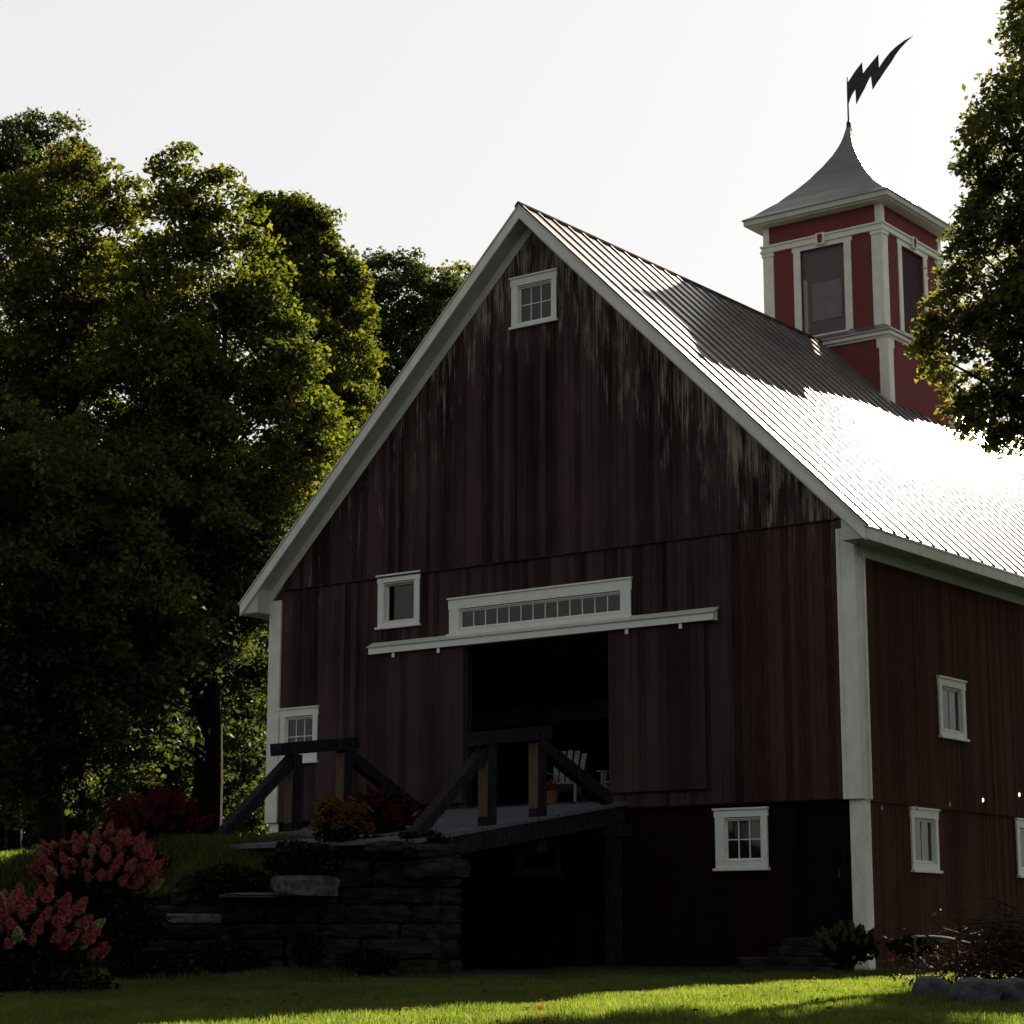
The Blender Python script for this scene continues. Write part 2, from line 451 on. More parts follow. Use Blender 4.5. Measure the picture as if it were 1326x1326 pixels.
gme = bpy.data.meshes.new('ground'); gme.from_pydata(gv, [], gf)
for p in gme.polygons: p.use_smooth = True
g = link_mesh('ground', gme, M['lawn']); tag(g, 'lawn and grassy bank around the barn', None, None, 'structure')

# grass blades over everything of the lawn that the view takes in
def grass(name, n, region, hmin, hmax, wd):
    P = []
    while len(P) < n:
        x = rng.uniform(region[0], region[1], n); y = rng.uniform(region[2], region[3], n)
        keep = []
        for a, b in zip(x, y):
            if -12.4 < a < 0.15 and b > -0.1: continue
            if -9.1 < a < -4.3 and b > -4.5: continue
            v = np.array([a, b, -0.5]) - CAMP
            az = math.degrees(math.atan2(-(v @ CR), v @ np.array([-math.sin(YAW), math.cos(YAW), 0])))
            if abs(az) > 15.0: continue
            keep.append((a, b, ground_z(a, b)))
        P += keep
    P = np.array(P[:n])
    pn = .5 + .25 * np.sin(P[:, 0] * 2.3 + 1.3 * np.sin(P[:, 1] * 1.7)) + .25 * np.sin(P[:, 1] * 3.1 + 1.1 * np.cos(P[:, 0] * 2.9))
    h = (rng.uniform(hmin, hmax, n) * (.6 + .7 * pn))[:, None]
    a = rng.uniform(0, 2 * np.pi, n)
    d = np.stack([np.cos(a), np.sin(a), np.zeros(n)], 1)
    lean = np.stack([rng.normal(0, 0.35, n), rng.normal(0, 0.35, n), np.ones(n)], 1)
    Q = np.stack([P - d * wd, P + d * wd, P + lean * h + d * wd * 0.25, P + lean * h - d * wd * 0.25], 1)
    o = link_mesh(name, quads_mesh(name, Q), M['grass'])
    return tag(o, 'short mown lawn grass in front of the barn', 'grass', None, 'stuff')
grass('grass', 430000, (-9, 9.5, -17, -0.1), 0.03, 0.085, 0.0045)
o = grass('bank_grass', 60000, (-18, -4.6, -9.2, -4.4), 0.05, 0.16, 0.006)
o['label'] = 'longer grass on the bank left of the ramp'

# ------------------------------------------------------------------ barn
LEN = 26.0
barn = empty('barn', (0, 0, 0))
tag(barn, 'old dark red board barn with white trim, metal roof and square belfry', 'barn')
def FR(u0, u1, n0, n1, z0, z1):   # front wall box: u = x, n outwards
    return (u0, u1, -n1, -n0, z0, z1)
def SD(u0, u1, n0, n1, z0, z1):   # side wall box: u = y
    return (n0, n1, u0, u1, z0, z1)

def boarded(u0, u1, zb, ztop, holes, wmap, n0, bw=(0.08, 0.15), th=0.025, name='wall', mat=None, parent=barn):
    mb = MB()
    cuts = [u0]
    while cuts[-1] < u1 - 0.12: cuts.append(cuts[-1] + random.uniform(*bw))
    cuts[-1] = u1
    jit = {}
    edges = sorted(set(cuts + [h[i] for h in holes for i in (0, 1) if u0 < h[i] < u1]))
    for a, b in zip(edges[:-1], edges[1:]):
        if b - a < 0.004: continue
        mid = (a + b) / 2
        bi = sum(1 for c in cuts if c <= mid)
        off = jit.setdefault(bi, random.uniform(0, 0.010))
        ga = a + (0.0018 if any(abs(a - c) < 1e-6 for c in cuts) else 0)
        gb = b - (0.0018 if any(abs(b - c) < 1e-6 for c in cuts) else 0)
        segs = [(zb, None)]
        for h in sorted(holes, key=lambda q: q[2]):
            if h[0] < mid < h[1]:
                lo, hi = segs.pop()
                if h[2] > lo: segs.append((lo, h[2]))
                segs.append((h[3], None))
        for lo, hi in segs:
            za = ztop(ga) if hi is None else hi
            zc = ztop(gb) if hi is None else hi
            if min(za, zc) <= lo + 0.01: continue
            c = []
            x0, x1, y0, y1, _, _ = wmap(ga, gb, n0 + off, n0 + th + off, 0, 1)
            if wmap is FR:
                c = [(x0, y0, lo), (x1, y0, lo), (x1, y1, lo), (x0, y1, lo), (x0, y0, za), (x1, y0, zc), (x1, y1, zc), (x0, y1, za)]
            else:
                c = [(x0, y0, lo), (x1, y0, lo), (x1, y1, lo), (x0, y1, lo), (x0, y0, za), (x1, y0, za), (x1, y1, zc), (x0, y1, zc)]
            mb.quadbox(c)
    return mb.build(name, mat, parent)

def backing(u0, u1, zb, ztop, holes, wmap, n0, n1, name, mat):
    """the sheathing and frame behind the boards, with the same openings"""
    mb = MB()
    edges = sorted(set([u0, u1, -H if wmap is FR else u0] + [h[i] for h in holes for i in (0, 1)]))
    for a, b in zip(edges[:-1], edges[1:]):
        if b - a < 1e-4: continue
        mid = (a + b) / 2; segs = [(zb, None)]
        for h in sorted(holes, key=lambda q: q[2]):
            if h[0] < mid < h[1]:
                lo, _ = segs.pop()
                if h[2] > lo: segs.append((lo, h[2]))
                segs.append((h[3], None))
        for lo, hi in segs:
            za = ztop(a) if hi is None else hi; zc = ztop(b) if hi is None else hi
            x0, x1, y0, y1, _, _ = wmap(a, b, n0, n1, 0, 1)
            if wmap is FR: c = [(x0, y0, lo), (x1, y0, lo), (x1, y1, lo), (x0, y1, lo), (x0, y0, za), (x1, y0, zc), (x1, y1, zc), (x0, y1, za)]
            else: c = [(x0, y0, lo), (x1, y0, lo), (x1, y1, lo), (x0, y1, lo), (x0, y0, za), (x1, y0, za), (x1, y1, zc), (x0, y1, zc)]
            mb.quadbox(c)
    return mb.build(name, mat, barn)

rake = lambda x: HP - SL * abs(x + H)
ATTIC = (-6.41, -5.68, 10.52, 11.21)
UPL = (-9.45, -8.73, 5.50, 6.21)
TRANS = (-7.72, -4.31, 5.23, 5.58)
LOWL = (-11.80, -11.10, 3.22, 3.93)
LOWR = (-2.44, -1.77, 1.14, 1.80)
UNDER = (-6.42, -5.70, 1.06, 1.42)
DOORWAY = (-7.55, -4.52, 2.16, 4.96)
BDOOR = (-1.19, -0.34, -0.02, 1.96)
up_holes = [ATTIC, UPL, TRANS, LOWL, DOORWAY]
lo_holes = [LOWR, UNDER, BDOOR]
Z1 = 2.02
# gable: upper siding in two lifts (a lap line at eave height), lower siding set back
gable_up = lambda x: rake(x)
hol_mid = [h for h in up_holes if h[2] < 6.3]
boarded(-12.2, 0.0, 6.33, gable_up, [ATTIC], FR, 0.012, name='gable_boards', mat=M['gable'])
def mid_top(x): return min(6.355, rake(x))
boarded(-12.2, 0.0, Z1, mid_top, hol_mid, FR, -0.022, name='wall_boards', mat=M['gable'])
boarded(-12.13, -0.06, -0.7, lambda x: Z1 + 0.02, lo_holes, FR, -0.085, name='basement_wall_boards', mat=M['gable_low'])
backing(-12.2, 0.0, Z1, rake, up_holes, FR, -0.17, -0.025, 'gable_frame', M['dark'])
backing(-12.13, -0.06, -0.7, lambda x: Z1, lo_holes, FR, -0.20, -0.088, 'basement_frame', M['dark'])
# side wall
SW1 = (2.82, 3.58, 3.26, 3.97); SW2 = (1.72, 2.47, 1.12, 1.80); SW3 = (5.72, 6.47, 1.12, 1.80); SW4 = (7.6, 8.4, 3.26, 3.97)
boarded(0.08, LEN, Z1 - 0.03, lambda u: 6.0, [SW1, SW4], SD, -0.022, name='side_boards', mat=M['side'])
boarded(0.10, LEN, -0.7, lambda u: Z1 + 0.02, [SW2, SW3], SD, -0.060, name='basement_side_boards', mat=M['side'])
backing(0.18, LEN, -0.7, lambda u: 6.08, [SW1, SW2, SW3, SW4], SD, -0.20, -0.063, 'side_frame', M['dark'])
MB().box(-12.2, -12.03, 0.18, LEN, -0.7, 6.1).build('side_wall', M['gable'], barn)
MB().prism([(-12.2, LEN - .15, -0.7), (0, LEN - .15, -0.7), (0, LEN - .15, HE), (-H, LEN - .15, HP), (-12.2, LEN - .15, HE)], (0, .15, 0)).build('back_wall', M['gable'], barn)
MB().box(-12.0, -0.22, 0.2, LEN - .2, 1.90, 2.12).build('floor', M['floorwood'], barn)
# framing inside the doorway
mb = MB()
mb.box(-4.95, -4.77, 3.3, 3.48, 2.13, 6.9).build('interior_post', M['dark'], barn)
MB().box(-8.6, -8.4, 3.3, 3.5, 2.13, 6.9).build('interior_post', M['dark'], barn)
MB().box(-12.0, -0.3, 3.29, 3.51, 3.9, 4.12).build('loft_beam', M['floorwood'], barn)
MB().box(-12.0, -0.3, 3.6, LEN - .3, 4.15, 4.25).build('hay_loft', M['floorwood'], barn)

# roof slabs
T, OV, OE = 0.40, 0.42, 0.42
zr = lambda x: HP + T - SL * abs(x + H)
TH = 0.20
def slab(sgn, x_in, x_out, ya, yb, top_off, th):
    xi, xo = -H + sgn * x_in, -H + sgn * x_out
    za, zb_ = zr(xi) + top_off, zr(xo) + top_off
    p = [(xi, ya, za - th), (xo, ya, zb_ - th), (xo, yb, zb_ - th), (xi, yb, za - th), (xi, ya, za), (xo, ya, zb_), (xo, yb, zb_), (xi, yb, za)]
    return [p[i] for i in ((0, 1, 2, 3, 4, 5, 6, 7) if sgn > 0 else (1, 0, 3, 2, 5, 4, 7, 6))]
for sgn, nm in ((1, 'roof'), (-1, 'roof')):
    r = MB()
    r.quadbox(slab(sgn, 0, H + OE + 0.03, -OV - 0.035, LEN + OV, 0.0, 0.035))
    roof = r.build(nm, M['roof'], barn)
    rb = MB(); y = -OV + 0.02
    while y < LEN + OV:
        rb.quadbox(slab(sgn, 0.02, H + OE + 0.045, y - 0.014, y + 0.014, 0.038, 0.037))
        y += 0.455
    rb.build('seam_rib', M['rib'], roof)
    d = MB(); d.quadbox(slab(sgn, 0, H + OE - 0.02, -OV + 0.025, LEN + OV - .03, -0.037, TH - 0.04))
    d.build('roof_deck', M['soffit'], roof)
    # rake fascia
    fb = MB(); fb.quadbox(slab(sgn, 0, H + OE, -OV - 0.02, -OV + 0.022, -0.037, TH + 0.02))
    fb.build('rake_board', M['white'], barn)
    # frieze along the gable under the soffit
    fz = MB(); fz.quadbox(slab(sgn, 0, H - 0.0, -0.052, 0.02, -TH, 0.205))
    fz.build('frieze_board', M['white'], barn)
    # boxed eave
    xw = -H + sgn * H; xo = -H + sgn * (H + OE - 0.015); zt = zr(xo) - 0.235
    e = MB()
    e.prism([(xw, -OV + 0.024, zt), (xo, -OV + 0.024, zt), (xo, -OV + 0.024, zr(xo) - TH + 0.0), (xw, -OV + 0.024, zr(xw) - TH)], (0, LEN + OV - 0.05, 0))
    e.build('eave_soffit', M['soffit'], barn)
    ef = MB().box(min(xo, xo + sgn * 0.03), max(xo, xo + sgn * 0.03), -OV + 0.02, LEN + OV - .05, zt - 0.02, zr(xo + sgn * 0.03) - 0.04)
    ef.build('eave_fascia', M['white'], barn)
    fr = MB().box(min(xw, xw + sgn * 0.04), max(xw, xw + sgn * 0.04), 0.05, LEN, zt - 0.17, zt - 0.003)
    fr.build('frieze_board', M['soffit'], barn)
MB().prism([(-H - 0.07, -OV - 0.05, zr(-H - 0.07) + 0.01), (-H, -OV - 0.05, zr(-H) + 0.01), (-H + 0.07, -OV - 0.05, zr(-H + 0.07) + 0.01), (-H + 0.07, -OV - 0.05, zr(-H + 0.07) + 0.045), (-H, -OV - 0.05, zr(-H) + 0.05), (-H - 0.07, -OV - 0.05, zr(-H - 0.07) + 0.045)], (0, LEN + 2 * OV, 0)).build('ridge_cap', simple('ridge_cap_paint', (.035, .026, .022), (.06, .045, .038), 3, rough=.95, spec=0.0), barn)

# corner boards
def cb(name, boxes, m='white'):
    mb = MB()
    for b in boxes: mb.box(*b)
    return mb.build(name, M[m], barn)
cb('corner_board', [(-0.29, 0.028, -0.046, 0.10, Z1, 6.16), (-0.245, -0.225, -0.056, -0.0461, Z1, 6.10)])
cb('corner_board', [(-0.02, 0.026, 0.1003, 0.27, Z1, 5.86), (0.0262, 0.044, 0.20, 0.27, Z1, 5.80)])
cb('corner_board', [(-0.225, 0.012, 0.028, 0.12, -0.7, Z1 - 0.004)])
cb('corner_board', [(-0.05, 0.010, 0.1203, 0.25, -0.7, Z1 - 0.004)])
cb('corner_board', [(-12.228, -11.94, -0.046, -0.002, Z1, 6.14), (-12.228, -12.0, -0.004, 0.2, Z1, 5.9)])
cb('corner_board', [(-12.16, -11.96, 0.028, 0.074, -0.7, Z1 - 0.004)])
cb('lap_strip', [(-11.93, -0.30, -0.052, -0.002, 6.315, 6.335)], 'gable')
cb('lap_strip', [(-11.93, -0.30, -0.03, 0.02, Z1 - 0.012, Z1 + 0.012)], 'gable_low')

def window(outer, glass, cols, rows, wmap, n, name='window', depth=0.05, hdr=None, label=None, open_=False, lower=0.0):
    u0, u1, z0, z1 = outer; a, b, c, d = glass
    t = MB()
    hz = d + 0.015
    t.box(*wmap(u0 + 0.012, a, n, n + 0.032, c - 0.005, hz)).box(*wmap(b, u1 - 0.012, n, n + 0.032, c - 0.005, hz))
    t.box(*wmap(u0 - 0.005, u1 + 0.005, n, n + 0.036, hz, z1 - 0.012))
    t.box(*wmap(u0 - 0.022, u1 + 0.022, n, n + 0.062, z1 - 0.0118, z1 + 0.018))
    if c - z0 > 0.05: t.box(*wmap(u0 + 0.012, u1 - 0.012, n, n + 0.030, z0 + 0.03, c - 0.0052))
    w = t.build(name, M['white_cool'], barn)
    if label: w['label'] = label
    s = MB().box(*wmap(u0 - 0.02, u1 + 0.02, n, n + 0.07, z0 - 0.01, z0 + 0.0298)).build('sill', M['white_cool'], w)
    # jamb lining and sash
    sh = MB(); k = 0.028; gn = n - depth
    sh.box(*wmap(a - 0.001, a + 0.012, gn - 0.03, n + 0.02, c, d)).box(*wmap(b - 0.012, b + 0.001, gn - 0.03, n + 0.02, c, d))
    sh.box(*wmap(a + 0.012, b - 0.012, gn - 0.03, n + 0.02, d - 0.012, d)).box(*wmap(a + 0.012, b - 0.012, gn - 0.03, n + 0.02, c, c + 0.012))
    sh.box(*wmap(a + 0.012, a + 0.012 + k, gn, gn + 0.03, c + 0.012, d - 0.012)).box(*wmap(b - 0.012 - k, b - 0.012, gn, gn + 0.03, c + 0.012, d - 0.012))
    sh.box(*wmap(a + 0.012 + k, b - 0.012 - k, gn, gn + 0.03, c + 0.012, c + 0.012 + k)).box(*wmap(a + 0.012 + k, b - 0.012 - k, gn, gn + 0.03, d - 0.012 - k, d - 0.012))
    A, B, C, D = a + 0.012 + k, b - 0.012 - k, c + 0.012 + k, d - 0.012 - k
    for i in range(1, cols):
        x = A + (B - A) * i / cols; sh.box(*wmap(x - 0.008, x + 0.008, gn + 0.002, gn + 0.024, C, D))
    for i in range(1, rows):
        z = C + (D - C) * i / rows; sh.box(*wmap(A, B, gn + 0.004, gn + 0.021, z - 0.008, z + 0.008))
    sh.build('sash', M['white_cool'], w)
    if not open_:
        MB().box(*wmap(A - .005, B + .005, gn + 0.008, gn + 0.012, C - .005, D + .005)).build('pane', M['glass'], w)
    else:
        MB().box(*wmap(A + 0.10, B + .005, gn - 0.02, gn - 0.015, C - .005, D + .005)).build('pane', M['glass'], w)
    return w
window((-6.56, -5.56, 10.45, 11.37), ATTIC, 3, 2, FR, 0.030, label='small six pane attic window in the gable peak')
window((-9.59, -8.60, 5.39, 6.35), UPL, 1, 1, FR, -0.002, depth=0.10, open_=True, label='square single pane window above the left end of the door track')
window((-7.94, -4.10, 5.13, 5.78), TRANS, 13, 1, FR, -0.002, label='long transom window of thirteen panes over the doorway')
window((-11.93, -10.98, 3.08, 4.09), LOWL, 3, 2, FR, -0.002, label='low window beside the far left corner board')
window((-2.61, -1.65, 1.00, 1.94), LOWR, 3, 2, FR, -0.058, label='six pane basement window with a torn white curtain')
w_ = window((-6.53, -5.59, 0.98, 1.47), UNDER, 2, 1, FR, -0.058, label='shaded basement window under the ramp')
for s_ in [w_] + list(w_.children):
    if s_.name.split('.')[0] in ('window', 'sill', 'sash'):
        s_.data.materials[0] = simple('dull_olive_paint', (0.06, 0.065, 0.045), (0.09, 0.095, 0.07), 5) if 'dull_olive_paint' not in bpy.data.materials else bpy.data.materials['dull_olive_paint']
window((2.70, 3.70, 3.14, 4.12), SW1, 2, 1, SD, 0.008, label='upper window of the side wall')
window((1.62, 2.58, 0.98, 1.96), SW2, 2, 1, SD, -0.030, label='basement window of the side wall nearest the corner')
window((5.60, 6.58, 0.98, 1.96), SW3, 2, 1, SD, -0.030, label='basement window of the side wall at the picture edge')
window((7.5, 8.5, 3.14, 4.12), SW4, 2, 1, SD, 0.008)
# curtain behind the basement window
c = MB()
for i in range(14):
    x0 = -2.30 + i * 0.036
    c.quadbox([(x0, 0.135 + 0.01 * (i % 2), 1.50 - 0.05 * abs(math.sin(i * .9))), (x0 + 0.036, 0.135 + 0.01 * ((i + 1) % 2), 1.50 - 0.05 * abs(math.sin((i + 1) * .9))), (x0 + 0.036, 0.14 + 0.01 * ((i + 1) % 2), 1.50 - 0.05 * abs(math.sin((i + 1) * .9))), (x0, 0.14 + 0.01 * (i % 2), 1.50 - 0.05 * abs(math.sin(i * .9))),
               (x0, 0.135, 1.80), (x0 + 0.036, 0.135, 1.80), (x0 + 0.036, 0.14, 1.80), (x0, 0.14, 1.80)])
c.build('curtain', simple('curtain_cloth', (0.5, 0.45, 0.45), (0.62, 0.58, 0.57), 12), barn)

# door track with sloped white hood
tr = MB()
tl, tr_ = -9.68, -2.46
def th_(x): return (x - tl) / (tr_ - tl) * 0.0
tr.prism([(tl, 0.0, 4.93), (tl, -0.15, 4.93), (tl, -0.15, 5.045), (tl, -0.002, 5.125)], (tr_ - tl, 0, 0))
track = tr.build('door_track', M['white_cool'], barn)
MB().prism([(tl - 0.03, -0.002, 5.128), (tl - 0.03, -0.175, 5.047), (tl - 0.03, -0.175, 5.062), (tl - 0.03, -0.002, 5.155)], (tr_ - tl + 0.06, 0, 0)).build('track_hood', M['soffit'], track)
for x in (-9.12, -8.09, -4.13, -3.09):
    MB().box(x - 0.03, x + 0.03, -0.125, -0.115, 4.84, 4.932).build('door_hanger', M['white_cool'], track)
for (a, b, zb, zt, nm) in ((-9.62, -7.56, 2.22, 4.92, 'L'), (-4.53, -2.68, 2.27, 4.92, 'R')):
    q = boarded(a, b, zb, lambda x: zt, [], FR, 0.048, (0.12, 0.17), name='sliding_door', mat=M['door'])
    q['label'] = 'sliding barn door leaf pushed to the left of the opening' if nm == 'L' else 'sliding barn door leaf pushed to the right of the opening'
    MB().box(a + .01, b - .01, -0.047, -0.034, zb + .01, zt - .01).build('door_back', M['dark'], q)
# basement door, its near-black colour carrying the shade of the recess
bd = boarded(-1.19, -0.34, -0.02, lambda x: 1.95, [], FR, -0.18, (0.12, 0.16), name='basement_door', mat=simple('recess_dark_door_wood', (.0025, .0018, .0016), (.008, .0055, .005), 5, (8, 8, .8)))
MB().box(-1.215, -1.165, 0.03, 0.086, -0.05, 1.95).box(-0.365, -0.315, 0.03, 0.086, -0.05, 1.95).build('door_frame', M['gable_low'], bd)
MB().box(-0.50, -0.47, 0.12, 0.15, 0.85, 1.0).build('handle', M['iron'], bd)

# ------------------------------------------------------------------ belfry on the ridge
A, CY0 = 1.437, 10.645
CX, CY = -H, CY0 + A
cup = empty('belfry', (0, 0, 0), barn)
cup['label'] = 'square red belfry with white trim and bell shaped roof'
A2 = 1.56
def four(fn, mb):
    """run fn four times in a frame whose x is along a face, y outwards distance, rotated about the tower axis"""
    for k in range(4):
        a = k * math.pi / 2
        ca, sa = round(math.cos(a)), round(math.sin(a))
        # face k=0 looks to -y
        fn(lambda u0, u1, n0, n1, z0, z1, ca=ca, sa=sa: mb.quadbox(
            [(CX + u * ca + n * sa, CY + u * sa - n * ca, z) for z in (z0, z1) for (u, n) in ((u0, n1), (u1, n1), (u1, n0), (u0, n0))]), k)
OPW, OPB, OPT = 0.535, 12.80, 14.77
def cwall(bx, k):
    ins = 0.0 if k % 2 == 0 else 0.10
    bx(-A + ins, -OPW, A - 0.10, A, 12.55, 15.5); bx(OPW, A - ins, A - 0.10, A, 12.55, 15.5)
    bx(-OPW, OPW, A - 0.10, A, OPT, 15.5); bx(-OPW, OPW, A - 0.10, A, 12.55, OPB)
w = MB(); four(cwall, w); w.build('belfry_wall', M['cup'], cup)
w = MB()
def lwall(bx, k):
    ins = 0.0 if k % 2 == 0 else 0.12
    bx(-A2 + ins, A2 - ins, A2 - 0.12, A2, 9.9, 12.55)
four(lwall, w); w.build('belfry_base', M['cup'], cup)
w = MB()
def ctrim(bx, k):
    e = 0.0 if k % 2 == 0 else 0.0005
    for s in (-1, 1):
        lo, hi = sorted((s * (A - 0.23), s * (A + 0.028 if k % 2 == 0 else A - 0.0)))
        bx(lo, hi, A, A + 0.03, 12.6, 14.78)                                # pilaster
        lo, hi = sorted((s * (A - 0.25), s * (A + 0.05 if k % 2 == 0 else A)))
        bx(lo, hi, A, A + 0.052, 14.78, 14.868)                             # capital
        lo, hi = sorted((s * (A - 0.13), s * (A + 0.02 if k % 2 == 0 else A)))
        bx(lo, hi, A, A + 0.022, 15.045, 15.46)                             # top board
        lo, hi = sorted((s * OPW, s * 0.705)); bx(lo, hi, A, A + 0.026, OPB - .02, 14.76)   # jamb
    bx(-0.74, 0.74, A, A + 0.028, 14.7602, 14.868)
    m = A + (0.075 if k % 2 == 0 else 0.0)
    bx(-m, m, A, A + 0.07, 14.8682, 14.93); bx(-m + (0.02 if k % 2 == 0 else 0), m - (0.02 if k % 2 == 0 else 0), A, A + 0.045, 14.9302, 15.0); bx(-m, m, A, A + 0.08, 15.0002, 15.04)
    bx(-0.62, 0.62, A, A + 0.05, OPB - .05, OPB - .0205)                     # sill
four(ctrim, w); w.build('belfry_trim', M['white'], cup)
w = MB()
def key(bx, k): bx(-0.11, 0.11, A + 0.0285, A + 0.095, 14.80, 15.06)
def one(fn, q):
    def g(bx, k):
        if k == q: fn(bx, k)
    return g
for q_ in range(4):
    w = MB(); four(one(key, q_), w); w.build('keystone', M['white'], cup)
w = MB()
def keyr(bx, k):
    a = k * math.pi / 2; ca, sa = round(math.cos(a)), round(math.sin(a))
    pts = [(-0.045, 14.83), (0.045, 14.83)] + [(0.062 * math.cos(t), 14.985 + 0.055 * math.sin(t)) for t in np.linspace(0, math.pi, 7)]
    n = A + 0.0952
    w.prism([(CX + u * ca + n * sa, CY + u * sa - n * ca, z) for u, z in pts], (sa * 0.006, -ca * 0.006, 0))
for q_ in range(4):
    w = MB(); four(one(keyr, q_), w); w.build('keystone_inset', M['cup'], cup)
for k in range(4):
    w = MB(); kk = [0]
    def scr(bx, q):
        if q == k: bx(-OPW, OPW, A - 0.07, A - 0.066, OPB, OPT)
    four(scr, w); w.build('screen', M['screen' if k == 0 else 'screen_open'], cup)
MB().box(CX - .30, CX + .42, CY0 + .055, CY0 + .063, 13.13, 13.98).build('pale_panel', simple('lilac_grey_panel', (.17, .145, .165), (.21, .18, .20), 4), cup)  # added flat rectangle standing for a paler square behind the screen
w = MB()
def lcor(bx, k):
    m = A2 + (0.12 if k % 2 == 0 else 0.0)
    bx(-m, m, A2, A2 + 0.12, 12.47, 12.55)
    m = A2 + (0.06 if k % 2 == 0 else 0.0)
    bx(-m, m, A2, A2 + 0.05, 12.42, 12.4698)
    for s in (-1, 1):
        lo, hi = sorted((s * (A2 - 0.19), s * (A2 + 0.028 if k % 2 == 0 else A2)))
        bx(lo, hi, A2, A2 + 0.03, 9.9, 12.4198)
        lo, hi = sorted((s * (A2 - 0.25), s * (A2 - 0.1902)))
        bx(lo, hi, A2, A2 + 0.028, 12.22, 12.4198)
four(lcor, w); w.build('lower_cornice', M['white'], cup)
# skirt roof between the stages
m1, m2 = A2 + 0.17, A + 0.0
sk = MB(); b = 0
ring = lambda r, z: [(CX - r, CY - r, z), (CX + r, CY - r, z), (CX + r, CY + r, z), (CX - r, CY + r, z)]
sk.v = ring(m1, 12.5502) + ring(m1, 12.58) + ring(m2, 12.78) + ring(m2, 12.5502)
for L in range(3):
    for i in range(4): sk.f.append((L * 4 + i, L * 4 + (i + 1) % 4, (L + 1) * 4 + (i + 1) % 4, (L + 1) * 4 + i))
for i in range(4): sk.f.append((12 + i, 12 + (i + 1) % 4, (i + 1) % 4, i))
sk.build('skirt_roof', M['cuproof'], cup)
# bell shaped roof
prof = [(1.80, 15.615), (1.80, 15.64), (1.60, 15.76), (1.39, 15.945), (1.20, 16.10), (1.056, 16.26), (0.92, 16.40), (0.794, 16.547), (0.67, 16.70), (0.566, 16.857), (0.46, 17.0), (0.3755, 17.14), (0.29, 17.28), (0.221, 17.42), (0.155, 17.57), (0.103, 17.725), (0.06, 17.9), (0.022, 18.08)]
rf = MB()
for r, z in prof: rf.v += ring(r, z)
for L in range(len(prof) - 1):
    for i in range(4): rf.f.append((L * 4 + i, L * 4 + (i + 1) % 4, (L + 1) * 4 + (i + 1) % 4, (L + 1) * 4 + i))
rf.f.append((3, 2, 1, 0)); n_ = len(rf.v); rf.f.append((n_ - 4, n_ - 3, n_ - 2, n_ - 1))
rfo = rf.build('bell_roof', M['cuproof'], cup)
mb = MB(); mb.tube([(CX, CY, 17.98), (CX, CY, 18.10), (CX, CY, 18.16)], [0.055, 0.05, 0.02], 10); mb.build('finial', M['iron'], cup)
w = MB()
def eave(bx, k):
    m = 1.77 if k % 2 == 0 else 1.71
    bx(-m, m, 1.71, 1.77, 15.50, 15.614)
    bx(-A if k % 2 else -1.7098, A if k % 2 else 1.7098, A, 1.7098, 15.46, 15.53)
four(eave, w); w.build('cornice', M['soffit'], cup)

# ------------------------------------------------------------------ weathervane
vane = empty('weathervane', (CX, CY, 18.1))
tag(vane, 'dark metal lightning bolt weathervane on the belfry spire', 'weathervane')
MB().tube([(0, 0, 0), (0, 0, 0.75), (0, 0, 1.10)], [0.022, 0.017, 0.012], 8).build('rod', M['iron'], vane)
bolt = [(547, 300), (558, 285), (575, 258), (594, 232), (613, 208), (617, 258), (632, 237), (650, 215), (668, 194), (685, 172), (688, 232), (700, 213), (715, 192), (738, 163), (765, 138), (800, 112), (841, 90), (812, 116), (785, 145), (762, 176), (745, 205), (720, 240), (697, 275), (678, 302), (660, 332), (652, 270), (640, 292), (625, 325), (606, 360), (587, 397), (583, 330), (570, 350), (558, 378), (549, 412)]
nrm = np.array([-math.sin(YAW), math.cos(YAW), 0])
vc = nrm @ np.array([CX, CY, 0])
pts = [on_plane(940 + u / 3.435, 20 + v / 3.435, nrm, vc) - np.array([CX, CY, 18.1]) for u, v in bolt]
sh0 = pts[0].copy(); sh0[2] = 0
pts = [p - sh0 for p in pts]
MB().prism([tuple(p - nrm * 0.012) for p in pts], tuple(nrm * 0.024)).build('lightning_bolt', M['iron'], vane)

# ------------------------------------------------------------------ ramp with two timber railings
ramp_ = empty('entrance_ramp', (-6.45, 0, 2.1))
tag(ramp_, 'sloping plank ramp bridge leading up to the open barn doorway', 'ramp')
RX0, RX1 = -8.75, -4.2
rz = lambda y: 2.13 + 0.148 * y
inv = Vector((6.45, 0, -2.1))
def shift(mb):
    mb.v = [tuple(Vector(p) + inv) for p in mb.v]; return mb
pk = MB(); y = -5.35
while y < -0.06:
    y2 = min(y + 0.18, -0.055)
    e0, e1 = random.uniform(-.03, .03), random.uniform(-.03, .03)
    pk.quadbox([(RX0 + e0, y, rz(y) - .06), (RX1 + e1, y, rz(y) - .06), (RX1 + e1, y2 - .008, rz(y2) - .06), (RX0 + e0, y2 - .008, rz(y2) - .06),
                (RX0 + e0, y, rz(y)), (RX1 + e1, y, rz(y)), (RX1 + e1, y2 - .008, rz(y2)), (RX0 + e0, y2 - .008, rz(y2))])
    y = y2
shift(pk).build('deck_plank', M['deck'], ramp_)
for x in (RX0 + .12, -6.5, RX1 - .12):
    shift(MB().bar((x, -5.2, rz(-5.2) - .20), (x, -0.1, rz(-.1) - .20), .2, .26)).build('girder', M['timber'], ramp_)
shift(MB().bar((RX1 + .05, -0.5, rz(-0.5) - .47), (RX1 + .02, -0.5, -0.65), .2, .2, (0, 1, 0))).build('support_post', M['timber'], ramp_)
shift(MB().bar((RX0, -0.5, rz(-.5) - .42), (RX1 + .35, -0.5, rz(-.5) - .42), .22, .18)).build('cross_beam', M['timber'], ramp_)
